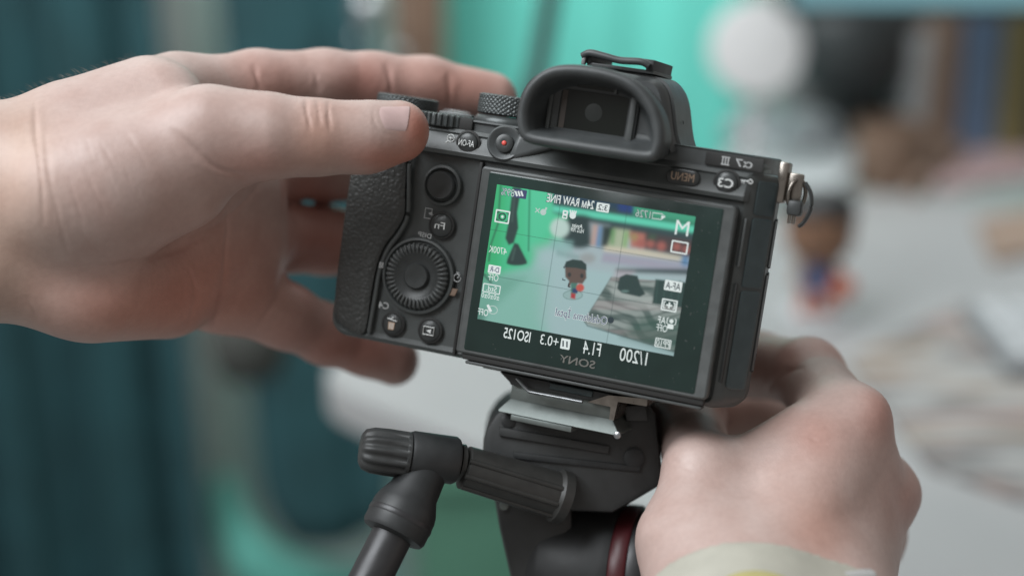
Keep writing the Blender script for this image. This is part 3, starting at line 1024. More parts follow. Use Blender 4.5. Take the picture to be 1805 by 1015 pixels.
MB().box(x - .95, x + .8, YT - .01, YT, z - 2.2, z - .9, .2).build('screen_icon', 'osd', LCD, FB, smooth=0)
for sx in (-1, 1):
    MB().tube([(x + sx * .9, YT, z + .9), (x + sx * 1.3, YT, z + .7), (x + sx * 1.3, YT, z - .7), (x + sx * .9, YT, z - .9)], .13, 4, up=(0, 1, 0), flat=.2).build('screen_icon', 'osd', LCD, FB)
osd_rect(1169, 605, 4.8, 2.7, lw=0.28)
osd('PP10', 1169, 605, 23, 11, bold=0.02)
osd('Odaklama İptal', 1025, 557, 92, 23, 'osd_blue', outline='osd')
x, z = on_body(1077, 564, 0)
MB().lathe([(.95, 0), (.02, 0.01)], (x, YT, z), (0, -1, 0), 18).build('screen_icon', 'osd_dark', LCD, FB)
for pts in (((995, 473), (994, 470), (999, 469)), ((993, 490), (992, 493), (997, 494)), ((1003, 499), (1002, 505), (1006, 506))):
    osd_line(pts, 0.3, 'osd_dark')

# dust and lint on the glass and the bezel
rd_ = np.random.RandomState(21)
du = MB()
for _ in range(45):
    if rd_.rand() < 0.65:
        x, z, y = rd_.uniform(31, 38), rd_.uniform(-30, 23), -0.16
    else:
        x, z, y = rd_.uniform(-33, 38), rd_.choice([rd_.uniform(20.8, 23.6), rd_.uniform(-30, -26.5)]), -0.16
    r, a = rd_.uniform(0.05, 0.13), rd_.uniform(0, 3.1)
    L = rd_.choice([1, 1, 1, 3.0])
    c_, s_ = math.cos(a), math.sin(a)
    du.add([(x + (u * c_ * L - w * s_) * r, y, z + (u * s_ * L + w * c_) * r) for u, w in ((-1, -1), (1, -1), (1, 1), (-1, 1))], [(0, 1, 2, 3)])
du.build('dust', mat('dust', (0.075, 0.085, 0.08), 0.9), LCD, FB, smooth=0)['kind'] = 'stuff'
# ================================================================== quick release plate under the camera
PLATE = thing('quick_release_plate', 'silver quick release plate clamped under the black camera', 'tripod plate', FB([[-3, 20, -50]])[0])
C = dict(parent=PLATE, frame=FB)
MB().box(-30, 23, 9.5, 44, -36.2, -34.05, 0.4).build('rubber_pad', 'rubber', **C)
# dark undercut wedge on the left
MB().prism([(-24, -36.3), (-20.5, -38.8), (-20.0, -39.5), (12.2, -39.5), (12.2, -36.3)], [(9, 0.2), (9.3, 0), (42, 0)]).build('clamp_core', 'tripod', **C)
MB().box(-20.4, 12.2, 11.5, 40, -45.0, -39.6, 0.3).build('clamp_plate', 'steel', **C)
# sloping jaw below
jw = MB()
jw.rings([[(x0, 11.4, -44.0), (x1, 11.4, -44.0), (x1 + 3.2, 8.6, -47.6), (x1 + 3.2, 8.6, -48.3), (x0 - 2.4, 8.6, -48.3), (x0 - 2.4, 8.6, -47.6)] if k == 0 else
          [(x0, 40, -44.0), (x1, 40, -44.0), (x1 + 3.2, 42, -47.6), (x1 + 3.2, 42, -48.3), (x0 - 2.4, 42, -48.3), (x0 - 2.4, 42, -47.6)]
          for k in (0, 1) for x0, x1 in ((-20.2, 12.6),)])
jw.build('clamp_jaw', 'steel', smooth=30, bevel=0.25, **C)
MB().box(-18.3, 1.2, 8.4, 30, -50.0, -48.35, 0.2).build('jaw_plate', 'steel', **C)
# bent silver lever
MB().tube([(-17.4, 6.2, -36.6), (-13.4, 6.0, -39.6), (-12.6, 6.0, -39.9), (-6, 6.0, -39.8), (4.0, 6.0, -39.7)], 0.85, 8, flat=0.75).build('lever', 'silver', smooth=50, **C)
MB().box(-7.5, 6.0, 8.2, 9.6, -38.3, -36.4, 0.3).build('lever_slot', 'door', **C)
sd = MB()
sd.prism([(5.0, -39.9), (11.0, -36.8), (22.8, -35.6), (22.9, -37.6), (14.0, -38.0), (13.6, -43.8), (12.4, -43.8), (12.2, -39.9)], [(8.5, 0.1), (8.7, 0), (38, 0)])
sd.build('side_bracket', 'lug', smooth=30, **C)
MB().lathe([(1.1, 0), (1.1, 1.0), (0.7, 1.3), (0.02, 1.35)], (15.6, 8.8, -47.9), (0, -1, 0), 16).build('jaw_screw', 'silver', **C)

# ================================================================== tripod head
TR = thing('tripod_head', 'black fluid tripod head with red ring and pan handle below the camera', 'tripod', FC([P(1000, 1300, 545)])[0])
T = dict(parent=TR, frame=FC)


def px_prism(pts, y0, y1, mb=None, bev=1.5, rnd=3):
    """block whose near face has an outline in photo pixels at distance y0; straight back to y1"""
    q = np.array([P(x, z, y0) for x, z in pts])
    pol = [(a[0], a[2]) for a in q]
    area = sum(pol[i - 1][0] * pol[i][1] - pol[i][0] * pol[i - 1][1] for i in range(len(pol)))
    if area < 0:
        pol = pol[::-1]
    mb = mb or MB()
    mb.prism(pol, [(y0 + bev, 0), (y0 + bev * .3, bev * .25), (y0, bev)][::-1] + [(y1 - bev, 0), (y1, bev)])
    return mb


def sm(pts, n=5):
    return [tuple(q) for q in smooth_path(pts, n, True)]


# camera platform: the big black clamp body
px_prism([(851, 800), (852, 775), (858, 752), (872, 730), (890, 714), (912, 706), (1092, 738), (1100, 712), (1140, 706), (1156, 730), (1164, 790), (1168, 830), (1162, 858),
          (1118, 884), (1080, 905), (980, 900), (880, 850), (856, 830)], 523, 588, bev=2.5).build('platform', 'tripod', smooth=40, **T)
px_prism([(880, 752), (1075, 786), (1072, 800), (880, 768)], 521.6, 527, bev=0.6).build('platform_ridge', 'tripod', smooth=40, **T)
px_prism([(905, 796), (1130, 822), (1128, 832), (905, 808)], 522, 527, bev=0.5).build('platform_ridge', 'tripod_metal', smooth=40, **T)
px_prism([(1100, 716), (1138, 712), (1142, 742), (1104, 742)], 520, 527, bev=0.8).build('safety_catch', 'rubber', smooth=40, **T)
MB().lathe([(3.2, 0), (3.2, 1.0), (2.4, 1.4), (0.02, 1.4)], P(1118, 806, 523.3), (0, -1, 0), 24).build('platform_screw', 'tripod_metal', **T)
MB().lathe([(2.2, 0), (2.2, 0.6), (1.6, 0.9), (0.02, 0.9)], P(896, 742, 523.3), (0, -1, 0), 20).build('platform_screw', 'tripod_metal', **T)
# side cheek that runs down to the tilt drum
px_prism([(866, 846), (1010, 862), (1010, 1180), (930, 1180), (905, 1040), (880, 930)], 533, 590, bev=2.5).build('side_cheek', 'tripod', smooth=40, **T)
# tilt drum, red ring, steel hub along one axis that points to the right
a0, a1 = P(972, 1000, 553), P(1192, 1023, 541)
ax = (a1 - a0) / np.linalg.norm(a1 - a0)
MB().lathe([(20, -6), (23, 0), (23.4, 1.5), (23.4, 21), (22.6, 23.5), (18, 23.6)], a0, ax, 56).build('tilt_drum', 'tripod_metal', smooth=40, **T)
MB().lathe([(18, 22.8), (22.4, 23.6), (22.8, 24.2), (22.8, 28.4), (22.2, 29.2), (18, 29.4)], a0, ax, 56).build('red_ring', 'tripod_red', smooth=40, **T)
MB().lathe([(18, 29.2), (21.8, 29.3), (22.0, 31.6), (20.8, 34.0), (15, 34.6)], a0, ax, 48).build('drum_cap', 'tripod_rod', smooth=40, **T)
MB().lathe([(15, 34.4), (17.5, 34.7), (17.5, 46), (15, 48), (0.02, 48)], a0, ax, 40).build('drum_knob', 'tripod', smooth=40, **T)
# the column underneath, out of the picture
MB().lathe([(28, 0), (30, 3), (30, 34), (26, 40), (22, 44)], P(1010, 1390, 548), (0, 0, 1), 48).build('pan_base', 'tripod', smooth=40, **T)
# handle bracket: ribbed arm from the cheek to the joint
b0, b1 = P(985, 874, 522), P(792, 815, 512)
ab = (b1 - b0) / np.linalg.norm(b1 - b0)
Lb = np.linalg.norm(b1 - b0)
MB().lathe([(8.2, -2), (8.2, 1), (7.2, 2), (7.0, Lb * .45), (6.6, Lb - 5), (4.8, Lb - 4), (4.6, Lb)], b0, ab, 40).build('handle_bracket', 'olive', smooth=40, **T)
for k, ang in enumerate((-0.95, -0.25, 0.45)):
    u = np.cross(ab, (0, 1, 0))
    u /= np.linalg.norm(u)
    if u[2] < 0:
        u = -u
    off = u * math.sin(ang) * 7.0 + np.array((0, -1, 0)) * math.cos(ang) * 7.0
    MB().tube([b0 + off, b0 + ab * (Lb - 6) + off * 0.95], [1.0, 0.8], 8).build('bracket_rib', 'olive', TR, FC, smooth=60)
px_prism([(936, 842), (992, 852), (990, 905), (940, 905)], 519, 535, bev=1.5).build('bracket_foot', 'tripod', smooth=40, **T)
MB().lathe([(1.5, 0), (1.5, .6), (.8, .9), (0.02, .9)], P(888, 890, 532.9), (0, -1, 0), 16).build('cheek_screw', 'steel', **T)
# rosette joint
c0, c1 = P(718, 800, 508), P(808, 812, 512)
ac = (c1 - c0) / np.linalg.norm(c1 - c0)
Lc = np.linalg.norm(c1 - c0)
MB().lathe([(5, 0), (6.8, 0.5), (7.2, 1.5), (7.2, Lc - 1.5), (6.6, Lc - .5), (5, Lc)], c0, ac, 44).build('handle_joint', 'tripod_metal', smooth=40, **T)
MB().lathe([(4.2, 0), (5.2, .3), (5.2, 1.6), (4.2, 2.2)], c1, ac, 30).build('joint_washer', 'olive', smooth=40, **T)
# fluted clamping knob
k0, k1 = P(722, 802, 508), P(634, 790, 505)
ak = (k1 - k0) / np.linalg.norm(k1 - k0)
Lk = np.linalg.norm(k1 - k0)
MB().lathe([(6.4, 0), (6.9, 0.4), (6.9, 1.3), (6.5, 1.6), (6.6, Lk * .45), (6.4, Lk * .75), (5.6, Lk - 1.2), (4.2, Lk - .2), (0.02, Lk)], k0, ak, 96,
           mod=lambda k, i, a: 1 if k < 3 or k > 7 else 1 + 0.065 * math.cos(12 * a)).build('clamping_knob', 'tripod', smooth=50, **T)
# handle socket, collar and rod going down to the left
s0, s1 = P(757, 812, 511), P(690, 945, 503)
sx_ = (s1 - s0) / np.linalg.norm(s1 - s0)
Ls = np.linalg.norm(s1 - s0)
MB().lathe([(5.5, -1), (6.8, 1), (7.6, Ls * .42), (9.4, Ls * .58), (9.9, Ls * .66), (9.9, Ls * .93), (9.3, Ls - .6), (6.6, Ls)], s0, sx_, 44).build('handle_socket', 'tripod_metal', smooth=45, **T)
MB().lathe([(9.95, 0), (10.1, .3), (10.1, 1.5), (9.95, 1.8)], s0 + sx_ * Ls * .74, sx_, 44).build('socket_ring', 'tripod_rod', smooth=45, **T)
MB().lathe([(6.2, 0), (6.2, 90), (5, 91)], s1 - sx_ * 3, sx_, 36).build('handle_rod', 'tripod_rod', smooth=45, **T)
# ================================================================== hands: smooth bodies grown from bones, one continuous skin each
def sd_bone(p, a, b, ra, rb):
    ba = b - a
    h = np.clip(((p - a) @ ba) / (ba @ ba), 0, 1)
    d = p - a - h[:, None] * ba
    return np.sqrt((d * d).sum(1)) - (ra + (rb - ra) * h)


def smin(a, b, k):
    h = np.clip(0.5 + 0.5 * (b - a) / k, 0, 1)
    return b + (a - b) * h - k * h * (1 - h)


def J(px, py, y, r):
    """joint: photo pixel, distance, radius in pixels at that distance"""
    return (P(px, py, y).astype(np.float32), np.float32(r * y / FPX))


class Hand:
    def __init__(self, palm, digits, kpalm=11.0):
        self.palm = [(J(*a), J(*b)) for a, b in palm]
        self.digits = [([J(*q) for q in ch], kw, kj) for ch, kw, kj in digits]
        self.kpalm = kpalm

    def bones(self):
        for (a, ra), (b, rb) in self.palm:
            yield a, b, ra, rb
        for ch, _, _ in self.digits:
            for (a, ra), (b, rb) in zip(ch[:-1], ch[1:]):
                yield a, b, ra, rb

    def __call__(self, p):
        """distance to the skin; points are sorted into 16 mm blocks so that each block only meets the bones near it"""
        p = np.asarray(p, np.float32)
        if len(p) <= 64:
            return self.block(p, 1e9)
        q = np.floor(p / 16).astype(np.int64) + 200
        key = (q[:, 0] * 1000 + q[:, 1]) * 1000 + q[:, 2]
        order = np.argsort(key, kind='stable')
        ks = key[order]
        cut = np.concatenate([[0], np.flatnonzero(np.diff(ks)) + 1, [len(ks)]])
        out = np.empty(len(p), np.float32)
        for a, b in zip(cut[:-1], cut[1:]):
            ii = order[a:b]
            out[ii] = self.block(p[ii], 14.0)
        return out

    def block(self, p, rad):
        c = (p.min(0) + p.max(0))[None] / 2
        near = {}
        if rad < 1e8:
            dd = [float(sd_bone(c, a, b, ra, rb)[0]) for a, b, ra, rb in self.bones()]
            lim = min(dd) + 2 * rad + 24
            use = [v < lim for v in dd]
        else:
            use = [True] * 200
        k = 0
        d = None
        for (a, ra), (b, rb) in self.palm:
            if use[k]:
                e = sd_bone(p, a, b, ra, rb)
                d = e if d is None else smin(d, e, self.kpalm)
            k += 1
        out = d
        for ch, kw, kj in self.digits:
            f = None
            for (a, ra), (b, rb) in zip(ch[:-1], ch[1:]):
                if use[k]:
                    e = sd_bone(p, a, b, ra, rb)
                    f = e if f is None else smin(f, e, kj)
                k += 1
            if f is not None:
                g_ = f if d is None else smin(d, f, kw)
                out = g_ if out is None else np.minimum(out, g_)
        return out

    def bounds(self, pad=4):
        pts, rs = [], []
        for (a, ra), (b, rb) in self.palm:
            pts += [a, b]
            rs += [ra, rb]
        for ch, _, _ in self.digits:
            for a, ra in ch:
                pts.append(a)
                rs.append(ra)
        pts, rs = np.array(pts), np.array(rs)[:, None]
        return (pts - rs).min(0) - pad, (pts + rs).max(0) + pad


def surface_nets(fn, lo, hi, h):
    n = np.ceil((hi - lo) / h).astype(int) + 1
    ax = [lo[i] + h * np.arange(n[i]) for i in range(3)]
    g = np.empty(n, np.float32)
    # coarse pass decides which blocks need fine values
    bs = 8
    nb = [int(math.ceil(k / bs)) for k in n]
    cen = np.stack(np.meshgrid(*[lo[i] + h * (bs * np.arange(nb[i]) + (bs - 1) / 2) for i in range(3)], indexing='ij'), -1)
    dc = fn(cen.reshape(-1, 3)).reshape(nb)
    g[:] = np.repeat(np.repeat(np.repeat(dc, bs, 0), bs, 1), bs, 2)[:n[0], :n[1], :n[2]]
    blk = np.argwhere(np.abs(dc) < bs * h * 0.95)
    loc = np.stack(np.meshgrid(*[np.arange(bs)] * 3, indexing='ij'), -1).reshape(-1, 3)
    ijk = (blk[:, None, :] * bs + loc[None]).reshape(-1, 3)
    ijk = ijk[(ijk < n).all(1)]
    g[ijk[:, 0], ijk[:, 1], ijk[:, 2]] = fn(lo + h * ijk)
    s = g < 0
    cs = [s[a:a + n[0] - 1, b:b + n[1] - 1, c:c + n[2] - 1] for a in (0, 1) for b in (0, 1) for c in (0, 1)]
    cnt = sum(c.astype(np.int8) for c in cs)
    act = (cnt > 0) & (cnt < 8)
    idx = np.full(act.shape, -1, np.int64)
    ijk = np.argwhere(act)
    idx[act] = np.arange(len(ijk))
    acc = np.zeros((len(ijk), 3))
    num = np.zeros(len(ijk))
    corners = [(a, b, c) for a in (0, 1) for b in (0, 1) for c in (0, 1)]
    for ia, ca_ in enumerate(corners):
        for cb in corners[ia + 1:]:
            if sum(abs(u - w) for u, w in zip(ca_, cb)) != 1:
                continue
            va = g[ijk[:, 0] + ca_[0], ijk[:, 1] + ca_[1], ijk[:, 2] + ca_[2]]
            vb = g[ijk[:, 0] + cb[0], ijk[:, 1] + cb[1], ijk[:, 2] + cb[2]]
            cr = (va < 0) != (vb < 0)
            t = np.where(cr, va / np.where(cr, va - vb, 1), 0)
            q = np.array(ca_)[None] + t[:, None] * (np.array(cb) - np.array(ca_))[None]
            acc[cr] += q[cr]
            num[cr] += 1
    verts = lo + h * (ijk + acc / num[:, None])
    faces = []
    for d in range(3):
        sl0 = [slice(1, -1)] * 3
        sl0[d] = slice(0, -1)
        sl1 = [slice(1, -1)] * 3
        sl1[d] = slice(1, None)
        e = np.argwhere(s[tuple(sl0)] != s[tuple(sl1)])
        if not len(e):
            continue
        off = np.ones(3, int)
        off[d] = 0
        e = e + off
        u, w = [k for k in range(3) if k != d]
        q = []
        for du, dw in ((-1, -1), (0, -1), (0, 0), (-1, 0)):
            c = e.copy()
            c[:, u] += du
            c[:, w] += dw
            q.append(idx[c[:, 0], c[:, 1], c[:, 2]])
        q = np.stack(q, 1)
        inside = s[e[:, 0], e[:, 1], e[:, 2]]
        flip = inside if d != 1 else ~inside
        q[~flip] = q[~flip][:, ::-1]
        faces.append(q)
    faces = np.concatenate(faces)
    faces = faces[(faces >= 0).all(1)]
    return verts, faces


def catmull_clark(v, f):
    """one round of subdivision of a closed quad mesh"""
    n, m = len(v), len(f)
    fp = v[f].mean(1)
    e = np.sort(np.stack([f, np.roll(f, -1, 1)], 2).reshape(-1, 2), 1)
    key, inv = np.unique(e[:, 0] * np.int64(n) + e[:, 1], return_inverse=True)
    inv = inv.reshape(-1)
    ea, eb = key // n, key % n
    fi = np.repeat(np.arange(m), 4)
    cnt = np.bincount(inv, minlength=len(key))[:, None]
    fsum = np.stack([np.bincount(inv, fp[fi, k], len(key)) for k in range(3)], 1) / cnt
    mid = (v[ea] + v[eb]) / 2
    ep = (mid + fsum) / 2
    val = np.bincount(f.ravel(), minlength=n)[:, None].astype(float)
    Q_ = np.stack([np.bincount(f.ravel(), fp[fi, k], n) for k in range(3)], 1) / np.maximum(val, 1)
    ne = (np.bincount(ea, minlength=n) + np.bincount(eb, minlength=n))[:, None]
    R_ = np.stack([np.bincount(ea, mid[:, k], n) + np.bincount(eb, mid[:, k], n) for k in range(3)], 1) / np.maximum(ne, 1)
    val = np.maximum(val, 3)
    vp = (Q_ + 2 * R_ + (val - 3) * v) / val
    ei = inv.reshape(-1, 4) + n + m
    ff = n + np.arange(m)
    quads = [np.stack([f[:, k], ei[:, k], ff, ei[:, k - 1]], 1) for k in range(4)]
    return np.concatenate([vp, fp, ep]), np.concatenate(quads)


def grad(fn, p, e=0.35):
    k = np.array([[1, -1, -1], [-1, -1, 1], [-1, 1, -1], [1, 1, 1]], float)
    g = sum(k[i][None] * fn(p + e * k[i][None])[:, None] for i in range(4))
    return g / (np.linalg.norm(g, axis=1, keepdims=True) + 1e-9)


def to_px(p):
    return W0 / 2 + FPX * p[:, 0] / p[:, 1], H0 / 2 - FPX * p[:, 2] / p[:, 1]


def line_dist(x, y, pts):
    """distance to a smooth line and the place along it, 0..1"""
    p = smooth_path(np.array(pts, float), 6)
    d = np.full(x.shape, 1e9)
    u = np.zeros(x.shape)
    for i, (a, b) in enumerate(zip(p[:-1], p[1:])):
        e = b - a
        t = np.clip(((x - a[0]) * e[0] + (y - a[1]) * e[1]) / (e @ e + 1e-9), 0, 1)
        q = np.hypot(x - a[0] - e[0] * t, y - a[1] - e[1] * t)
        k = q < d
        d[k] = q[k]
        u[k] = ((i + t) / (len(p) - 1))[k]
    return d, u


def make_skin(name, fn, voxel, creases, tints, m, base, label, cat, group, fleshy=()):
    """creases: (points px, depth mm, width px, ymin, ymax); tints: (px, py, rx, ry, (r, g, b) factor, ymin, ymax)"""
    lo, hi = fn.bounds()
    v, f = surface_nets(fn, lo, hi, voxel)
    tmp = bpy.data.meshes.new('tmp')
    tmp.from_pydata(v.tolist(), [], f.tolist())
    for _ in range(2):
        nn = np.empty(len(v) * 3, np.float32)
        tmp.vertex_normals.foreach_get('vector', nn)
        v = v - nn.reshape(-1, 3) * fn(v)[:, None]
        tmp.vertices.foreach_set('co', v.astype(np.float32).ravel())
        tmp.update()
    bpy.data.meshes.remove(tmp)
    v, f = catmull_clark(v, f)
    me = bpy.data.meshes.new(name)
    me.from_pydata(v.tolist(), [], f.tolist())
    me.update()
    n = len(me.vertices)
    co = np.empty(n * 3, np.float32)
    me.vertices.foreach_get('co', co)
    co = co.reshape(-1, 3)
    nr = np.empty(n * 3, np.float32)
    me.vertex_normals.foreach_get('vector', nr)
    nr = nr.reshape(-1, 3)
    x, y = to_px(co)
    facing = -(nr * (co / np.linalg.norm(co, axis=1, keepdims=True))).sum(1)
    vis = np.clip(facing * 4 + 0.6, 0, 1)
    disp = np.zeros(n)
    for pts, dep, w, y0, y1 in creases:
        dep = dep * 0.52
        pa = np.array(pts, float)
        mg = 7 * w
        ii = np.flatnonzero((co[:, 1] > y0) & (co[:, 1] < y1) & (x > pa[:, 0].min() - mg) & (x < pa[:, 0].max() + mg) & (y > pa[:, 1].min() - mg) & (y < pa[:, 1].max() + mg) & (vis > 0))
        d, u = line_dist(x[ii], y[ii], pts)
        dp = dep * np.clip(np.minimum(u, 1 - u) / 0.3, 0, 1) ** 0.8
        wv = w * (0.75 + 0.25 * np.sin(u * 9 + pts[0][0]))
        prof = np.exp(-(d / wv) ** 2) - 0.22 * np.exp(-((d - 2.6 * wv) / (1.6 * wv)) ** 2)
        disp[ii] -= dp * prof * vis[ii]
    for (px, py, rx, ry, h, y0, y1) in fleshy:
        ii = np.flatnonzero((co[:, 1] > y0) & (co[:, 1] < y1) & (np.abs(x - px) < 3 * rx) & (np.abs(y - py) < 3 * ry))
        disp[ii] += h * np.exp(-(((x[ii] - px) / rx) ** 2 + ((y[ii] - py) / ry) ** 2)) * vis[ii]
    # slow unevenness of flesh
    for k in range(5):
        w = np.random.RandomState(k + 11).randn(3) * 0.11
        disp += 0.10 * np.sin(co @ w + k)
    co = co + nr * disp[:, None]
    wv = FC(co) * S
    org = np.array(base) * S
    me.vertices.foreach_set('co', (wv - org).astype(np.float32).ravel())
    col = np.ones((n, 4))
    for px, py, rx, ry, c, y0, y1 in tints:
        ii = np.flatnonzero((co[:, 1] > y0) & (co[:, 1] < y1) & (np.abs(x - px) < 3 * rx) & (np.abs(y - py) < 3 * ry))
        k = np.exp(-(((x[ii] - px) / rx) ** 2 + ((y[ii] - py) / ry) ** 2))
        col[ii, :3] *= 1 + (np.array(c)[None] - 1) * k[:, None]
    at = me.color_attributes.new('tint', 'FLOAT_COLOR', 'POINT')
    at.data.foreach_set('color', col.ravel())
    me.materials.clear()
    me.materials.append(m)
    me.polygons.foreach_set('use_smooth', [True] * len(me.polygons))
    me.name = name
    me.update()
    o = bpy.data.objects.new(name, me)
    COL.objects.link(o)
    o.location = org
    ORIGIN[o.name] = tuple(org)
    return tag(o, label, cat, group), co


def skin_material():
    m = bpy.data.materials.new('skin')
    m.use_nodes = True
    nt = m.node_tree
    b = nt.nodes['Principled BSDF']
    at = nt.nodes.new('ShaderNodeAttribute')
    at.attribute_name = 'tint'
    tc = nt.nodes.new('ShaderNodeTexCoord')

    def noise(scale, detail=4):
        n = nt.nodes.new('ShaderNodeTexNoise')
        n.inputs['Scale'].default_value = scale
        n.inputs['Detail'].default_value = detail
        nt.links.new(tc.outputs['Object'], n.inputs['Vector'])
        return n.outputs['Fac']
    ramp = nt.nodes.new('ShaderNodeValToRGB')
    ramp.color_ramp.elements[0].position = 0.36
    ramp.color_ramp.elements[0].color = (0.474, 0.334, 0.294, 1)
    ramp.color_ramp.elements[1].position = 0.64
    ramp.color_ramp.elements[1].color = (0.520, 0.388, 0.348, 1)
    nt.links.new(noise(85), ramp.inputs['Fac'])
    # fine mottling
    r2 = nt.nodes.new('ShaderNodeMapRange')
    r2.inputs['From Min'].default_value = 0.3
    r2.inputs['From Max'].default_value = 0.7
    r2.inputs['To Min'].default_value = 0.96
    r2.inputs['To Max'].default_value = 1.035
    nt.links.new(noise(620), r2.inputs['Value'])
    mul = nt.nodes.new('ShaderNodeMix')
    mul.data_type = 'RGBA'
    mul.blend_type = 'MULTIPLY'
    mul.inputs['Factor'].default_value = 1
    nt.links.new(ramp.outputs['Color'], mul.inputs['A'])
    nt.links.new(at.outputs['Color'], mul.inputs['B'])
    sc = nt.nodes.new('ShaderNodeVectorMath')
    sc.operation = 'SCALE'
    nt.links.new(mul.outputs['Result'], sc.inputs[0])
    nt.links.new(r2.outputs[0], sc.inputs['Scale'])
    nt.links.new(sc.outputs[0], b.inputs['Base Color'])
    b.inputs['Roughness'].default_value = 0.46
    b.inputs['Specular IOR Level'].default_value = 0.52
    # pores and fine lines
    v = nt.nodes.new('ShaderNodeTexVoronoi')
    v.feature = 'DISTANCE_TO_EDGE'
    v.inputs['Scale'].default_value = 900
    nt.links.new(tc.outputs['Object'], v.inputs['Vector'])
    b1 = nt.nodes.new('ShaderNodeBump')
    b1.inputs['Strength'].default_value = 0.22
    b1.inputs['Distance'].default_value = 0.0002
    nt.links.new(v.outputs['Distance'], b1.inputs['Height'])
    b2 = nt.nodes.new('ShaderNodeBump')
    b2.inputs['Strength'].default_value = 0.22
    b2.inputs['Distance'].default_value = 0.0006
    nt.links.new(noise(240, 5), b2.inputs['Height'])
    nt.links.new(b1.outputs[0], b2.inputs['Normal'])
    nt.links.new(b2.outputs[0], b.inputs['Normal'])
    return m


M['skin'] = skin_material()
M['nail'] = mat('fingernail', (0.58, 0.415, 0.395), 0.34, noise=(300, 0.05), spec=0.5)

# ---- hand at the grip: radial side up, palm towards us
gripper = Hand(
    palm=[((-330, 306, 484, 140), (40, 306, 503, 120)),
          ((-330, 452, 484, 140), (80, 452, 508, 113)),
          ((60, 320, 515, 116), (318, 166, 533, 62)),
          ((80, 350, 525, 112), (400, 290, 560, 70)),
          ((80, 400, 525, 112), (415, 412, 566, 72)),
          ((70, 450, 520, 105), (396, 512, 558, 66)),
          ((165, 500, 508, 106), (290, 506, 534, 90)),
          ((110, 345, 490, 108), (370, 242, 494, 78)),
          ((200, 345, 494, 112), (310, 312, 499, 98)),
          ((60, 308, 503, 104), (290, 184, 511, 72)),
          ((300, 440, 534, 86), (432, 440, 558, 70)),
          ((330, 330, 532, 84), (430, 340, 555, 70)),
          ((140, 232, 513, 86), (256, 176, 520, 64))],
    digits=[([(370, 238, 493, 80), (470, 240, 494, 71), (560, 243, 497, 62), (640, 243, 500, 57), (702, 232, 503, 54)], 9, 6),
            ([(318, 164, 533, 64), (450, 147, 546, 54), (570, 142, 556, 51), (660, 147, 563, 49), (755, 152, 568, 49), (868, 172, 574, 44)], 7, 4),
            ([(400, 290, 560, 74), (575, 297, 592, 54), (720, 318, 606, 48), (800, 330, 602, 44)], 6, 5),
            ([(415, 412, 566, 76), (575, 424, 598, 57), (720, 432, 610, 50), (800, 438, 604, 45)], 6, 5),
            ([(400, 516, 558, 72), (500, 556, 568, 57), (577, 590, 580, 52), (645, 616, 588, 46), (693, 635, 592, 45)], 6, 4)])
RED = (1.0, 0.66, 0.60)
gripper_creases = [
    # thumb joint folds
    ([(540, 172), (541, 200), (549, 232)], 0.7, 4, 0, 520), ([(560, 174), (562, 200), (566, 225)], 0.45, 4, 0, 520), ([(580, 178), (579, 205), (583, 232)], 0.7, 4, 0, 520),
    # fold between thumb ball and thumb
    ([(300, 225), (340, 262), (385, 298), (440, 314)], 1.1, 7, 0, 520),
    # edge of the thumb ball
    ([(462, 318), (425, 360), (380, 400), (310, 440), (230, 462), (150, 470)], 1.2, 8, 0, 560),
    # nail fold
    ([(663, 186), (658, 203), (663, 222), (676, 236), (706, 240)], 0.32, 3, 0, 520),
    # wrist folds
    ([(62, 175), (63, 230), (72, 310), (78, 400)], 0.75, 4, 0, 560), ([(80, 230), (86, 300), (100, 380)], 0.35, 5, 0, 560),
    ([(150, 290), (168, 340), (190, 380)], 0.3, 4, 0, 520), ([(175, 250), (200, 290), (215, 320)], 0.25, 4, 0, 520), ([(120, 310), (135, 360), (150, 400)], 0.3, 4, 0, 520),
    ([(220, 230), (245, 268), (262, 300)], 0.2, 4, 0, 520),
    ([(100, 215), (112, 250), (126, 280)], 0.16, 3, 0, 520),
    ([(117, 238), (129, 273), (143, 301)], 0.16, 3, 0, 520),
    ([(134, 261), (146, 296), (160, 322)], 0.16, 3, 0, 520),
    ([(151, 242), (163, 277), (177, 307)], 0.16, 3, 0, 520),
    ([(168, 265), (180, 300), (194, 328)], 0.16, 3, 0, 520),
    ([(185, 288), (197, 323), (211, 349)], 0.16, 3, 0, 520),
    ([(202, 269), (214, 304), (228, 334)], 0.16, 3, 0, 520),
    ([(219, 292), (231, 327), (245, 355)], 0.16, 3, 0, 520),
    ([(236, 315), (248, 350), (262, 376)], 0.16, 3, 0, 520),
    ([(95, 330), (108, 400), (122, 450)], 0.3, 4, 0, 540), ([(140, 400), (160, 430), (190, 452)], 0.25, 4, 0, 540), ([(45, 520), (60, 545), (70, 570)], 0.3, 5, 0, 540),
    # palm lines
    ([(404, 345), (398, 430), (392, 520), (372, 586)], 0.9, 6, 500, 600), ([(500, 450), (490, 520), (450, 582)], 0.8, 6, 520, 600),
    ([(330, 470), (345, 520), (330, 570)], 0.4, 6, 500, 600),
    # index finger folds
    ([(446, 112), (452, 140), (462, 165)], 0.7, 6, 530, 600), ([(555, 130), (562, 165)], 0.6, 6, 540, 600), ([(678, 110), (686, 140), (690, 175)], 0.9, 6, 545, 620),
    ([(790, 125), (792, 150), (793, 190)], 0.9, 6, 550, 620)]
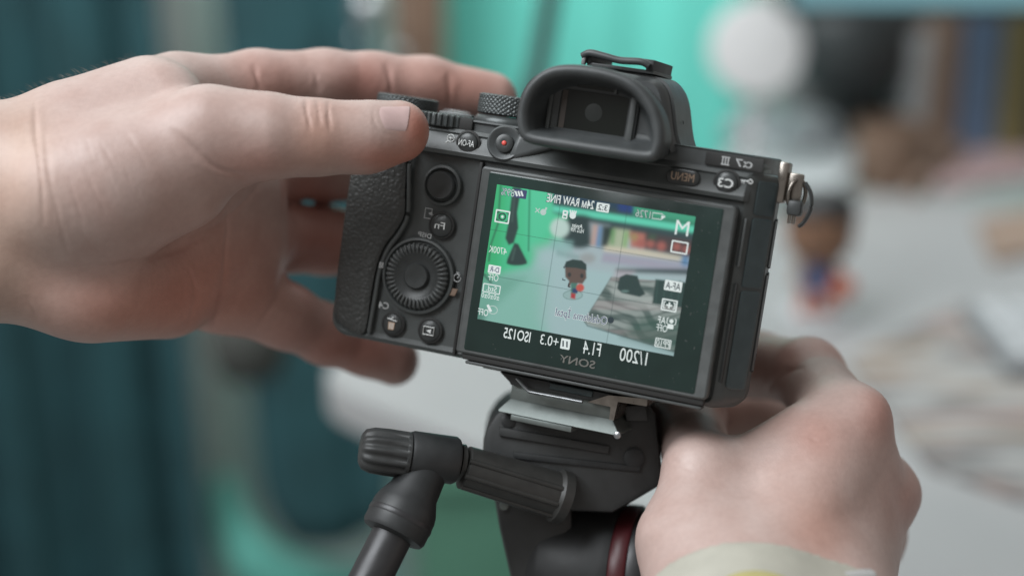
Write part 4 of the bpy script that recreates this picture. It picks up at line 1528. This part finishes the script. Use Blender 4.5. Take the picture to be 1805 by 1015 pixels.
gripper_tints = [(740, 232, 34, 60, (1.0, 0.56, 0.46), 0, 540), (690, 280, 80, 30, (1.0, 0.60, 0.52), 0, 540), (560, 240, 50, 60, (1.03, 0.88, 0.80), 0, 540),
                 (450, 290, 90, 40, (1.0, 0.80, 0.76), 0, 520), (390, 490, 150, 130, (1.22, 0.86, 0.77), 0, 600), (240, 550, 160, 70, (1.12, 0.82, 0.73), 0, 600),  # last two: palm redness, also lightened in place of bounced light
                 (620, 620, 140, 60, RED, 550, 620), (575, 430, 80, 80, RED, 560, 620), (640, 150, 60, 50, (1.0, 0.74, 0.70), 540, 620),
                 (800, 160, 120, 60, (1.0, 0.72, 0.66), 540, 620), (480, 150, 70, 60, (1.0, 0.78, 0.74), 530, 600), (540, 330, 60, 40, RED, 550, 620),
                 (0, 450, 90, 160, (1.02, 0.97, 0.88), 0, 600), (30, 250, 60, 90, (1.02, 0.98, 0.90), 0, 600)]
HAND1, co1 = make_skin('hand', gripper, 1.15, gripper_creases, gripper_tints, M['skin'], FC([P(150, 600, 520)])[0],
                       'pale hand with thumb on top of the camera and palm towards us', 'hand', None,
                       fleshy=[(610, 130, 60, 40, 1.2, 540, 620), (735, 140, 40, 40, 1.0, 545, 620), (500, 135, 50, 40, .6, 530, 600)])


def nail(fn, rows, name, parent):
    """curved nail plate: grid of photo pixels dropped onto the skin along the line of sight; its rim sinks into the skin, its middle stands proud"""
    rows = smooth_path(np.array([smooth_path(np.array(r_, float), 4).ravel() for r_ in rows]), 4)
    n = len(rows)
    pts = []
    for i, row in enumerate(rows):
        row = row.reshape(-1, 2)
        k = len(row)
        for j, (a, b) in enumerate(row):
            s_ = 440.0
            for _ in range(60):
                p = P(a, b, s_)[None]
                d = float(fn(p)[0])
                s_ += d * 0.9
                if d < 0.02:
                    break
            p = P(a, b, s_)[None]
            e = min(i / 4.0, j / 3.0, (k - 1 - j) / 3.0, (n - 1 - i) / 1.0, 1.0)
            pts.append((p + grad(fn, p) * (-0.22 + 0.55 * math.sin(e * math.pi / 2)))[0])
    mb = MB()
    mb.add(pts, [(i * k + j, i * k + j + 1, (i + 1) * k + j + 1, (i + 1) * k + j) for i in range(n - 1) for j in range(k - 1)])
    return mb.build(name, 'nail', parent, FC, smooth=80)


nail(gripper, [[(664, 187), (662, 202), (666, 220), (674, 232)], [(680, 183), (678, 202), (682, 222), (690, 234)], [(698, 181), (697, 203), (698, 224), (702, 235)],
               [(716, 180), (715, 203), (713, 224), (709, 236)], [(724, 182), (722, 203), (718, 224), (711, 237)]], 'thumbnail', HAND1)

# ---- fine hairs along the upper edge of the wrist
hx, hy = to_px(co1)
cand = np.flatnonzero((hx > -60) & (hx < 235) & (hy < 300) & (hy > 90) & (co1[:, 1] < 520))
top_y = {}
for i in cand:
    k = int(hx[i] // 6)
    if k not in top_y or hy[i] < hy[top_y[k]]:
        top_y[k] = i
M['hair'] = mat('arm_hair', (0.34, 0.27, 0.22), 0.5)
hr = MB()
rs = np.random.RandomState(5)
for k, i in top_y.items():
    for _ in range(2):
        p = co1[i].astype(float) + np.array((rs.uniform(-1, 1), rs.uniform(-6, 5), 0))
        for _k in range(3):
            pp = p[None]
            p = p - (grad(gripper, pp) * gripper(pp)[:, None])[0]
        L = rs.uniform(1.6, 3.6)
        d1 = np.array((rs.uniform(-.9, -.2), rs.uniform(-.3, .3), rs.uniform(.35, .8)))
        hr.tube([p, p + d1 * L * .5, p + d1 * L * .8 + np.array((-L * .25, 0, 0))], [0.020, 0.016, 0.006], 3, up=(0, 1, 0))
hr.build('arm_hair', 'hair', HAND1, FC, smooth=0)['kind'] = 'stuff'

# ---- hand under the lens: back of the hand towards us
holder = Hand(
    palm=[((1360, 1330, 430, 165), (1306, 1075, 484, 150)),
          ((1500, 1330, 445, 155), (1430, 1090, 490, 150)),
          ((1330, 1060, 486, 140), (1488, 748, 518, 68)),
          ((1420, 1080, 494, 140), (1537, 872, 538, 72)),
          ((1450, 1080, 520, 115), (1520, 940, 566, 70)),
          ((1290, 1070, 484, 140), (1240, 960, 498, 106)),
          ((1240, 960, 498, 104), (1236, 834, 507, 60)),
          ((1270, 856, 509, 62), (1420, 782, 514, 66)),
          ((1350, 950, 520, 104), (1430, 860, 526, 94)),
          ((1430, 1010, 506, 122), (1496, 830, 520, 80)),
          ((1486, 764, 522, 62), (1526, 860, 530, 66))],
    digits=[([(1236, 834, 507, 60), (1212, 735, 562, 64), (1196, 640, 592, 56)], 6, 6),
            ([(1488, 748, 518, 68), (1424, 660, 556, 60), (1335, 642, 592, 56), (1240, 650, 604, 50)], 6, 5),
            ([(1537, 872, 538, 72), (1480, 770, 602, 60), (1350, 735, 622, 56), (1250, 740, 618, 50)], 6, 5),
            ([(1520, 940, 566, 70), (1470, 860, 622, 56), (1350, 820, 640, 52)], 6, 5)], kpalm=9.0)
holder_creases = [([(1348, 695), (1375, 662), (1420, 648)], 0.8, 7, 500, 600), ([(1425, 770), (1440, 778), (1460, 780)], 0.25, 4, 480, 560),
                  ([(1180, 800), (1200, 820), (1225, 830)], 0.2, 5, 480, 560), ([(1130, 900), (1160, 905), (1190, 900)], 0.25, 5, 470, 560)]
holder_tints = [(1440, 760, 60, 50, (1.02, 0.84, 0.80), 0, 560), (1560, 730, 50, 60, (1.03, 0.80, 0.76), 0, 580), (1440, 930, 60, 80, (1.0, 0.84, 0.78), 0, 580),
                (1600, 880, 40, 60, (1.03, 0.82, 0.78), 0, 580), (1420, 620, 100, 50, (1.0, 0.80, 0.76), 540, 640), (1200, 720, 90, 60, (1.0, 0.78, 0.74), 540, 640)]
HAND2, co2 = make_skin('hand', holder, 1.2, holder_creases, holder_tints, M['skin'], FC([P(1370, 1015, 490)])[0],
                       'pale hand with a cream wristband, its back towards us, reaching under the lens', 'hand', None,
                       fleshy=[(1545, 715, 40, 40, 1.2, 0, 560), (1608, 870, 30, 40, 1.2, 0, 570), (1130, 930, 25, 35, 0.8, 0, 560)])

# ---- wristband: a sleeve that follows the wrist
M['band'] = mat('cream_silicone', (0.44, 0.425, 0.36), 0.55, noise=(120, 0.06), bump=(900, 0.1, 0.0002))
M['band_yellow'] = mat('yellow_print', (0.44, 0.40, 0.17), 0.55, noise=(120, 0.06))
M['band_grey'] = mat('buckle_grey', (0.42, 0.42, 0.41), 0.4)


class Band:
    n = np.array([0.03, 0.80, 0.60])

    def __init__(self, p0, w, off, th, clip=None):
        self.p0, self.w, self.off, self.th, self.clip = p0, w, off, th, clip

    def __call__(self, p):
        s_ = (p - self.p0) @ self.n
        d = np.maximum(np.abs(holder(p) - self.off) - self.th, np.maximum(s_, -s_ - self.w))
        if self.clip is not None:
            c, r = self.clip
            d = np.maximum(d, np.linalg.norm((p - c) * np.array([1 / r[0], 0.02, 1 / r[1]]), axis=1) * min(r) - min(r))
        return d


def band_mesh(b, lo, hi, h, name, m, parent):
    v, f = surface_nets(b, lo, hi, h)
    mb = MB()
    mb.v = [tuple(q) for q in v]
    mb.f = [tuple(int(i) for i in q) for q in f]
    return mb.build(name, m, parent, FC, smooth=50)


def skin_hit(fn, px, py):
    s_ = 400.0
    for _ in range(80):
        d = float(fn(P(px, py, s_)[None])[0])
        s_ += d * 0.9
    return P(px, py, s_)


top = skin_hit(holder, 1332, 964)
BAND = thing('wristband', 'cream wristband with a yellow patch round the wrist at the lower edge', 'wristband', FC([top - np.array((0, 10, 20))])[0])
lo, hi = top + np.array((-60, -45, -60)), top + np.array((70, 90, 8))
band_mesh(Band(top, 24, 1.4, 1.2), lo, hi, 0.9, 'band', 'band', BAND)
yc = skin_hit(holder, 1335, 1042)
band_mesh(Band(top - np.array((0, 3, 3)), 14, 1.9, 1.2, (yc, (10.5, 5.0))), yc - np.array((16, 12, 10)), yc + np.array((16, 12, 10)), 0.5, 'yellow_patch', 'band_yellow', BAND)
bk = skin_hit(holder, 1508, 1018)
MB().box(bk[0] - 6, bk[0] + 5, bk[1] - 4.5, bk[1] + 2, bk[2] - 4, bk[2] + 2.4, 0.8).build('band_buckle', 'band_grey', BAND, FC)
# ================================================================== the room behind, far out of focus
def V(px, py, yw):
    """world point where the line of sight through a pixel meets the upright plane at world distance yw"""
    d = RC @ np.array([(px - W0 / 2) / FPX, 1, -(py - H0 / 2) / FPX])
    return TC + d * (yw - TC[1]) / d[1]


M['wall'] = mat('wall_paint', (0.58, 0.70, 0.67), 0.8, noise=(3, 0.06))
M['floor'] = mat('floor_vinyl', (0.22, 0.24, 0.24), 0.6, noise=(4, 0.1))
M['desk'] = mat('white_desk_laminate', (0.315, 0.318, 0.318), 0.5, noise=(9, 0.04), bump=(300, 0.05, 0.0003))
M['teal'] = mat('dark_teal_cloth', (0.017, 0.068, 0.078), 0.85, noise=(14, 0.25), bump=(700, 0.3, 0.0006))
M['green'] = mat('green_screen_cloth', (0.135, 0.60, 0.505), 0.8, noise=(4, 0.10), bump=(500, 0.2, 0.0006))
M['dark'] = mat('dark_plastic', (0.045, 0.052, 0.054), 0.5, noise=(40, 0.15))
M['white'] = mat('white_plastic', (0.62, 0.62, 0.62), 0.4, noise=(30, 0.03))
M['paper'] = mat('paper', (0.45, 0.47, 0.48), 0.8, noise=(30, 0.05))
M['tan'] = mat('tan_cover', (0.27, 0.195, 0.15), 0.6, noise=(30, 0.1))
M['pink'] = mat('pink_cover', (0.55, 0.40, 0.40), 0.6, noise=(30, 0.1))
M['blue'] = mat('blue_cover', (0.14, 0.22, 0.34), 0.5, noise=(30, 0.1))
M['olive_cover'] = mat('olive_cover', (0.24, 0.21, 0.09), 0.5, noise=(30, 0.1))
M['brown'] = mat('brown_wood', (0.20, 0.13, 0.09), 0.6, noise=(20, 0.2))
M['toy_skin'] = mat('toy_brown', (0.20, 0.105, 0.06), 0.45, noise=(40, 0.05))
M['toy_hair'] = mat('toy_black', (0.02, 0.02, 0.02), 0.5)
M['toy_red'] = mat('toy_red', (0.42, 0.13, 0.08), 0.45)
M['toy_blue'] = mat('toy_blue', (0.10, 0.14, 0.27), 0.45)
M['toy_green'] = mat('toy_green', (0.10, 0.30, 0.22), 0.45)
M['keygrey'] = mat('keyboard_grey', (0.20, 0.21, 0.215), 0.5, noise=(30, 0.1))
M['greybag'] = mat('cloudy_bag', (0.27, 0.30, 0.315), 0.4, noise=(25, 0.2))
M['monitor_lit'] = mat('monitor_lit', (0.02, 0.02, 0.02), 0.3, emit=srgb(110, 158, 168)[:3])

WALL_Y, CURT_Y, GREEN_Y = 2000.0, 1800.0, 1720.0
w0, w1 = V(-700, 0, WALL_Y), V(2500, 0, WALL_Y)
mb = MB()
mb.box(w0[0], w1[0], WALL_Y, WALL_Y + 80, -760, 1500)
tag(mb.build('wall', 'wall', None, FW, smooth=0), kind='structure')
mb = MB()
mb.box(w0[0], w1[0], -300, WALL_Y - 1, -780, -740)
tag(mb.build('floor', 'floor', None, FW, smooth=0), kind='structure')


def hanging(name, m, x0, x1, ztop, zbot, yw, folds, amp, label, cat, rnd=0.0, n=90, seed=1, th=3.0, drift=0.0):
    """cloth that hangs in folds; rnd rounds its lower end"""
    rs = np.random.RandomState(seed)
    ph = rs.rand(4) * 6.3
    rings = []
    rows = 26
    vts, fcs = [], []
    for r in range(rows + 1):
        for i in range(n + 1):
            u = i / n
            zb = zbot
            if rnd:
                k = abs(2 * u - 1)
                zb = zbot + rnd * (1 - math.sqrt(max(1 - k ** 2.6, 0)))
            t = r / rows
            z = ztop + (zb - ztop) * t
            x = x0 + (x1 - x0) * u + drift * t
            y = yw + amp * (math.sin(folds * 6.283 * u + ph[0]) + 0.5 * math.sin(folds * 2.3 * 6.283 * u + ph[1])) * (0.7 + 0.3 * t)
            vts.append((x, y, z))
    for r in range(rows):
        for i in range(n):
            a = r * (n + 1) + i
            fcs.append((a, a + 1, a + n + 2, a + n + 1))
    mb = MB()
    mb.add(vts, fcs)
    o = mb.build(name, m, None, FW, smooth=80)
    s_ = o.modifiers.new('t', 'SOLIDIFY')
    s_.thickness = th * S
    return tag(o, label, cat)


a, b = V(-420, 0, CURT_Y), V(262, 0, CURT_Y)
hanging('curtain', 'teal', a[0], b[0], 420, -735, CURT_Y, 4.2, 26, 'wide dark teal curtain in folds at the left edge', 'curtain', seed=3, drift=35)
a, b = V(372, 0, CURT_Y - 40), V(640, 0, CURT_Y - 40)
zb = V(520, 962, CURT_Y - 40)[2]
hanging('curtain', 'teal', a[0], b[0], 420, zb, CURT_Y - 40, 1.4, 7, 'narrow dark teal hanging with a rounded lower end left of the tripod', 'curtain', rnd=95, seed=5, drift=22)
# pale post between the two teal cloths
p0, p1 = V(255, -300, WALL_Y - 60), V(330, 300, WALL_Y - 60)
M['post'] = mat('pale_grey_post', (0.80, 0.80, 0.78), 0.6, noise=(6, 0.06))
PT = MB()
PT.box(p0[0], p1[0] + 12, WALL_Y - 90, WALL_Y - 20, -735, 900, 6)
tag(PT.build('post', 'post', None, FW), 'pale grey upright post between the two dark teal cloths', 'post')
# green backdrop behind the desk, down to the floor
a, b = V(790, 60, GREEN_Y), V(1330, 60, GREEN_Y)
hanging('green_backdrop', 'green', a[0], b[0] + 5, 500, -735, GREEN_Y, 2.2, 6, 'bright green backdrop cloth hanging behind the camera', 'backdrop', seed=8, drift=-25)
cl = smooth_path([V(392, 840, CURT_Y + 60), V(412, 930, CURT_Y + 50), V(462, 1000, CURT_Y + 40), V(560, 1040, CURT_Y + 40), V(690, 1050, CURT_Y + 40)], 6)
gb = MB()
gb.tube(cl, np.interp(np.arange(len(cl)), [0, 10, len(cl) - 1], [14, 34, 40]), 20, flat=0.8, up=(0, 1, 0))
tag(gb.build('cloth_bundle', mat('green_cloth_bundle', (0.13, 0.44, 0.37), 0.8, noise=(8, 0.15)), None, FW, smooth=70), 'green bundled cloth curving below the dark teal hanging', 'cloth')

# ---- desk: thin white top whose near edge runs down to the right, two legs
DESK = thing('desk', 'white desk with a rounded corner behind the camera', 'desk', (200, 1300, -740))
e0, e1 = G(505, 655), G(1450, 1022)
d = (e1 - e0) / np.linalg.norm(e1 - e0)
nrm_ = np.array((-d[1], d[0], 0))
if nrm_[1] < 0:
    nrm_ = -nrm_
far = 560.0
A, Bq = e0, e0 + d * 1150
Cq, Dq = Bq + nrm_ * 900, A + nrm_ * 640
poly2 = [A, Bq, Cq, Dq]


def round_poly(pts, r, n=6):
    out = []
    N = len(pts)
    for i in range(N):
        p, q, t = pts[i - 1], pts[i], pts[(i + 1) % N]
        u, w = (p - q) / np.linalg.norm(p - q), (t - q) / np.linalg.norm(t - q)
        for k in range(n + 1):
            s_ = k / n
            out.append(q + u * r * (1 - s_) ** 2 + w * r * s_ ** 2)
    return out


rp = round_poly(poly2, 70)
mb = MB()
mb.rings([[(q[0], q[1], -22) for q in rp], [(q[0], q[1], -2) for q in rp], [(q[0] + (q[0] < 0) * 0, q[1], 0) for q in [rp_ * .998 + np.mean(rp, 0) * .002 for rp_ in rp]]])
mb.build('desk_top', 'desk', DESK, FW, smooth=30)
for k, q in enumerate((A + d * 160 + nrm_ * 120, A + d * 160 + nrm_ * 520, A + d * 1000 + nrm_ * 120, A + d * 1000 + nrm_ * 700)):
    MB().box(q[0] - 20, q[0] + 20, q[1] - 20, q[1] + 20, -738, -22.5, 3).build('desk_leg', 'desk', DESK, FW)

# dark bag that hangs at the corner of the desk
q = V(440, 606, 1350)
mb = MB()
mb.lathe([(8, -30), (26, -26), (34, -6), (33, 18), (24, 40), (8, 46)], q, (0, 0, 1), 32)
tag(mb.build('bag', mat('grey_bag', (0.055, 0.058, 0.052), 0.8, noise=(40, 0.2)), None, FW, smooth=60), 'small dark grey bag beside the desk corner under the palm', 'bag')

# added dark green box, stands for the desk's shade on the green backdrop
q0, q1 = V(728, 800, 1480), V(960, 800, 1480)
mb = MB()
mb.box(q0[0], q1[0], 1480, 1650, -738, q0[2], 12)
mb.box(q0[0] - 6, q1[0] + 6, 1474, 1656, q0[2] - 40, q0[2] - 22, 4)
tag(mb.build('desk_shade_box', mat('shaded_backdrop_green', (0.075, 0.20, 0.135), 0.6, noise=(12, 0.1)), None, FW), 'dull green box added for the shade under the desk behind the tripod handle', 'box')

# ---- desk lamp: conical foot, thick arm
f = G(912, 452)
LAMP = thing('desk_lamp', 'dark desk lamp with slanted arm in front of the green backdrop', 'lamp', f)
MB().lathe([(52, 0), (50, 6), (22, 50), (9, 78), (7, 84)], f, (0, 0, 1), 40).build('lamp_foot', 'dark', LAMP, FW, smooth=50)
k1 = V(948, 130, f[1])
k2 = V(995, -160, f[1])
MB().tube([f + np.array((0, 0, 82)), (f + np.array((0, 0, 80)) + k1) / 2, k1, k2], [9, 10, 7.5, 7], 16).build('lamp_arm', 'dark', LAMP, FW, smooth=60)
MB().tube([k2, k2 + np.array((60, -10, 40)), k2 + np.array((160, -20, 30))], [8, 12, 22], 16).build('lamp_head', 'dark', LAMP, FW, smooth=60)

# ---- white disc on a stand, dark round speaker
q = V(1333, 86, 1480)
DISC = thing('disc_mirror', 'white round disc on a short stand in front of the green backdrop', 'disc', (q[0], q[1], 0.5))
ax = np.array((0.0, -0.98, 0.2))
MB().lathe([(38, -6), (41.5, -4), (42, 2), (40, 5), (20, 6.5), (0.02, 7)], q, ax, 48).build('disc', 'white', DISC, FW, smooth=50)
MB().tube([q + np.array((0, 6, -30)), (q[0], q[1] + 10, 8)], [5, 6], 12).build('disc_stem', 'white', DISC, FW, smooth=60)
MB().lathe([(40, 0), (40, 4), (34, 8), (6, 9)], (q[0], q[1] + 10, 0.5), (0, 0, 1), 36).build('disc_foot', 'white', DISC, FW, smooth=50)
q = V(1500, 60, 1600)
SPK = thing('round_speaker', 'dark round speaker behind the white disc', 'speaker', (q[0], q[1], 0.5))
MB().lathe([(10, -62), (36, -54), (56, -30), (62, 0), (58, 26), (40, 50), (10, 60)], q, (0, 0, 1), 44).build('speaker_shell', 'dark', SPK, FW, smooth=60)
MB().lathe([(46, 0), (44, 8), (18, 14), (14, q[2] - 55)], (q[0], q[1], 0.5), (0, 0, 1), 36).build('speaker_foot', 'dark', SPK, FW, smooth=50)


# ---- books upright at the far end
def book(px0, px1, ptop, yw, depth, m, label, lean=0.0, wy=None):
    a, b = V(px0, ptop, yw), V(px1, ptop, yw)
    o = thing('book', label, 'book', ((a[0] + b[0]) / 2, yw, 0.5), 'books upright on the desk')
    sh_ = lambda v: np.asarray(v) + np.stack([np.asarray(v)[:, 2] * lean, np.zeros(len(v)), np.zeros(len(v))], 1)
    mb = MB()
    mb.box(a[0], a[0] + 3, yw, yw + depth, 0.6, a[2], .6)
    mb.box(b[0] - 3, b[0], yw, yw + depth, 0.6, a[2], .6)
    mb.box(a[0] + 2.5, b[0] - 2.5, yw - .5, yw + 3, 0.6, a[2], .6)
    mb.build('cover', m, o, sh_)
    MB().box(a[0] + 3.1, b[0] - 3.1, yw + 3.2, yw + depth - 4, 4, a[2] - 4).build('pages', 'paper', o, sh_, smooth=0)
    return o


book(1606, 1642, 60, 1560, 120, 'paper', 'pale grey book spine left of the tan book')
book(1644, 1700, 22, 1560, 130, 'tan', 'tan book beside the blue book')
book(1706, 1772, 26, 1560, 130, 'blue', 'blue book upright right of the tan book')
book(1778, 1830, 14, 1560, 130, 'olive_cover', 'olive yellow book at the right edge')
book(1834, 1900, 30, 1560, 130, 'dark', 'dark book past the olive one at the right edge')

# ---- monitor above the books
m0, m1 = V(1380, 14, 1430), V(2150, 14, 1430)
MON = thing('monitor', 'monitor whose lit lower edge runs along the top right', 'monitor', ((m0[0] + m1[0]) / 2, 1700, 0.5))
MB().box(m0[0], m1[0], 1430, 1450, m0[2] - 7, m0[2] + 260, 2).build('monitor_frame', 'dark', MON, FW)
MB().box(m0[0] + 8, m1[0] - 8, 1428.5, 1429.8, m0[2] + 2, m0[2] + 252).build('monitor_screen', 'monitor_lit', MON, FW, smooth=0)
xm = (m0[0] + m1[0]) / 2
MB().box(xm - 20, xm + 40, 1660, 1700, 9.5, m0[2] + 120, 4).build('monitor_column', 'dark', MON, FW)
MB().box(xm - 20, xm + 40, 1451, 1662, m0[2] + 60, m0[2] + 120, 4).build('monitor_neck', 'dark', MON, FW)
MB().box(xm - 80, xm + 110, 1640, 1740, 0.6, 9, 4).build('monitor_foot', 'dark', MON, FW)


# ---- flat things on the desk
def sheet(name, pts, h, m, label, cat, z0=0.6, group=None):
    q = [G(*p) for p in pts]
    pol = [np.array((a[0], a[1], 0)) for a in q]
    rp = round_poly(pol, 6, 3)
    area = sum(rp[i - 1][0] * rp[i][1] - rp[i][0] * rp[i - 1][1] for i in range(len(rp)))
    if area < 0:
        rp = rp[::-1]
    mb = MB()
    mb.rings([[(a[0], a[1], z0) for a in rp], [(a[0], a[1], z0 + h) for a in rp]])
    return tag(mb.build(name, m, None, FW, smooth=30), label, cat, group)


def swirl_mat():
    m = mat('mouse_mat_print', (0.25, 0.25, 0.25), 0.75)
    nt = m.node_tree
    tc = nt.nodes.new('ShaderNodeTexCoord')
    mp = nt.nodes.new('ShaderNodeMapping')
    mp.inputs['Scale'].default_value = (5, 24, 10)
    mp.inputs['Rotation'].default_value = (0, 0, 0.25)
    w = nt.nodes.new('ShaderNodeTexNoise')
    w.inputs['Scale'].default_value = 1.0
    w.inputs['Detail'].default_value = 3
    w.inputs['Distortion'].default_value = 0.8
    nt.links.new(tc.outputs['Object'], mp.inputs['Vector'])
    nt.links.new(mp.outputs[0], w.inputs['Vector'])
    r = nt.nodes.new('ShaderNodeValToRGB')
    e = r.color_ramp.elements
    e[0].position, e[0].color = 0.30, (0.06, 0.065, 0.065, 1)
    e[1].position, e[1].color = 0.75, (0.42, 0.42, 0.41, 1)
    for pos, c in ((0.40, (0.24, 0.18, 0.13, 1)), (0.47, (0.36, 0.36, 0.35, 1)), (0.54, (0.13, 0.135, 0.135, 1)), (0.64, (0.33, 0.24, 0.21, 1))):
        x = e.new(pos)
        x.color = c
    nt.links.new(w.outputs['Fac'], r.inputs['Fac'])
    nt.links.new(r.outputs['Color'], nt.nodes['Principled BSDF'].inputs['Base Color'])
    return m


sheet('mouse_mat', [(1490, 640), (1690, 545), (2100, 640), (2000, 960), (1640, 830)], 3, swirl_mat(), 'mouse mat with grey, tan and pink swirls at the right', 'mouse mat')
sheet('notebook', [(1640, 270), (1820, 250), (1830, 318), (1650, 345)], 9, 'pink', 'pale pink notebook lying in front of the books', 'notebook')
sheet('cable_box', [(1590, 330), (1690, 262), (1706, 286), (1612, 358)], 16, 'tan', 'tan wooden box lying left of the pink notebook', 'box')
sheet('papers', [(1270, 300), (1400, 235), (1560, 285), (1440, 380)], 14, 'paper', 'loose white papers behind the strap lug of the camera', 'papers')
# crumpled clear bags behind the hump
for k, (px, py, r, m, lab) in enumerate(((1330, 222, 30, 'greybag', 'pale crumpled bag below the white disc'), (1425, 240, 34, 'greybag', 'white crumpled bag below the dark speaker'))):
    q = G(px, py + 40)
    rs = np.random.RandomState(k)
    ph = rs.rand(6) * 6
    mb = MB()
    mb.lathe([(r * .6, 0.6), (r, r * .3), (r * .95, r * .8), (r * .6, r * 1.2), (r * .2, r * 1.35)], q, (0, 0, 1), 30,
             mod=lambda k, i, a: 1 + .12 * math.sin(3 * a + ph[k]) + .06 * math.sin(7 * a + ph[k] * 2))
    tag(mb.build('plastic_bag', m, None, FW, smooth=70), lab, 'bag')

# ---- grey carton under the speaker, keyboard on the mat, mug and envelope at the back
q0, q1 = V(1392, 150, 1640), V(1600, 150, 1640)
mb = MB()
mb.box(q0[0], q1[0], 1640, 1700, 0.6, q0[2], 3)
mb.box(q0[0] - 2, q1[0] + 2, 1637, 1703, q0[2] - 22, q0[2] - 14, 1)
tag(mb.build('carton', mat('grey_carton', (0.16, 0.165, 0.165), 0.8, noise=(30, 0.15)), None, FW), 'grey carton standing behind the round speaker', 'carton')
k0 = G(1730, 620)
KB = thing('keyboard', 'grey keyboard end on the mouse mat at the right edge', 'keyboard', (k0[0] + 60, k0[1], 3.8))
MB().box(k0[0], k0[0] + 220, k0[1] - 60, k0[1] + 60, 3.9, 14, 2).build('keyboard_case', 'keygrey', KB, FW)
for i in range(5):
    for j in range(4):
        MB().box(k0[0] + 8 + i * 19, k0[0] + 23 + i * 19, k0[1] - 52 + j * 26, k0[1] - 30 + j * 26, 14.2, 19, 1.5).build('key', 'paper', KB, FW)
q = G(1560, 330)
CUP = thing('mug', 'brown mug in front of the books', 'mug', (q[0], q[1], 0.6))
MB().lathe([(24, 0.6), (27, 4), (29, 40), (29, 58), (26.5, 58), (26, 8), (0.02, 6)], (q[0], q[1], 0), (0, 0, 1), 36).build('mug_body', 'brown', CUP, FW, smooth=50)
MB().tube(smooth_path([(q[0] + 28, q[1], 48), (q[0] + 46, q[1], 42), (q[0] + 44, q[1], 22), (q[0] + 28, q[1], 16)], 5), 4, 10).build('mug_handle', 'brown', CUP, FW, smooth=60)
sheet('envelope', [(1720, 400), (1850, 372), (1880, 440), (1750, 470)], 5, 'tan', 'tan envelope lying at the right edge of the desk', 'envelope')

# ---- toy figure on its clear base
f = G(1436, 560)
TOY = thing('toy_figure', 'small toy figure with a big brown head beside the camera', 'figurine', f)
sc = 1.0
MB().lathe([(24, 0.6), (24, 3), (22, 4), (0.02, 4)], f, (0, 0, 1), 36).build('base', 'paper', TOY, FW, smooth=50)
for sx in (-1, 1):
    MB().tube([f + np.array((sx * 7, 0, 4)), f + np.array((sx * 6.5, 0, 16)), f + np.array((sx * 5, 0, 24))], [6, 5, 5], 12).build('leg', 'toy_red', TOY, FW, smooth=60)
MB().lathe([(8, 20), (11, 24), (10, 34), (8, 42), (5, 46)], f, (0, 0, 1), 24).build('torso', 'toy_blue', TOY, FW, smooth=60)
for sx in (-1, 1):
    MB().tube([f + np.array((sx * 8, 0, 41)), f + np.array((sx * 13, -4, 33)), f + np.array((sx * 14, -10, 27))], [4, 3.6, 3.4], 12).build('arm', 'toy_skin', TOY, FW, smooth=60)
hd = f + np.array((0, 0, 66))
MB().lathe([(8, -23), (18, -21), (23, -12), (24, 0), (23.4, 10), (19, 19), (10, 23), (2, 24)], hd, (0, 0, 1), 36).build('head', 'toy_skin', TOY, FW, smooth=60)
MB().lathe([(24.2, 5), (24.8, 9), (23.6, 15), (19.6, 21), (10, 25), (2, 26)], hd, (0, 0.12, 1), 36).build('hair', 'toy_hair', TOY, FW, smooth=60)
for sx in (-1, 1):
    MB().lathe([(3.2, 0), (2.6, .8), (0.02, 1.0)], hd + np.array((sx * 10, -21.6, -3)), (sx * .4, -1, 0), 16).build('eye', 'toy_hair', TOY, FW, smooth=60)
bl = f + np.array((15, -13, 26))
MB().lathe([(2, -9.5), (6, -7.5), (9, -3), (9, 3), (6, 7.5), (2, 9.5)], bl, (0, 0, 1), 24).build('ball', 'toy_red', TOY, FW, smooth=60)

# ---- brown cabinet edge and pale hanging balls left of the green cloth
q0, q1 = V(690, 40, 1640), V(786, 100, 1640)
CAB = MB()
CAB.box(q0[0], q1[0], 1640, 1690, q1[2] - 60, 620, 5)
tag(CAB.build('wooden_cabinet', 'brown', None, FW), 'brown cabinet side left of the green backdrop', 'cabinet')
for px, py, r in ((632, 68, 6.0), (704, 96, 6.5), (650, 14, 16)):
    q = V(px, py, 1500)
    mb = MB()
    mb.lathe([(r * .3, -r * .95), (r * .8, -r * .6), (r, 0), (r * .8, r * .6), (r * .3, r * .95)], q, (0, 0, 1), 20)
    mb.tube([q + np.array((0, 0, r * .9)), q + np.array((0, 6, 260))], 0.8, 6)
    tag(mb.build('hanging_ball', 'silver', None, FW, smooth=60), {632: 'small silver ball hanging above the index finger', 704: 'lower silver ball beside the brown cabinet', 650: 'biggest silver ball at the top edge'}[px], 'ball', 'hanging silver balls')
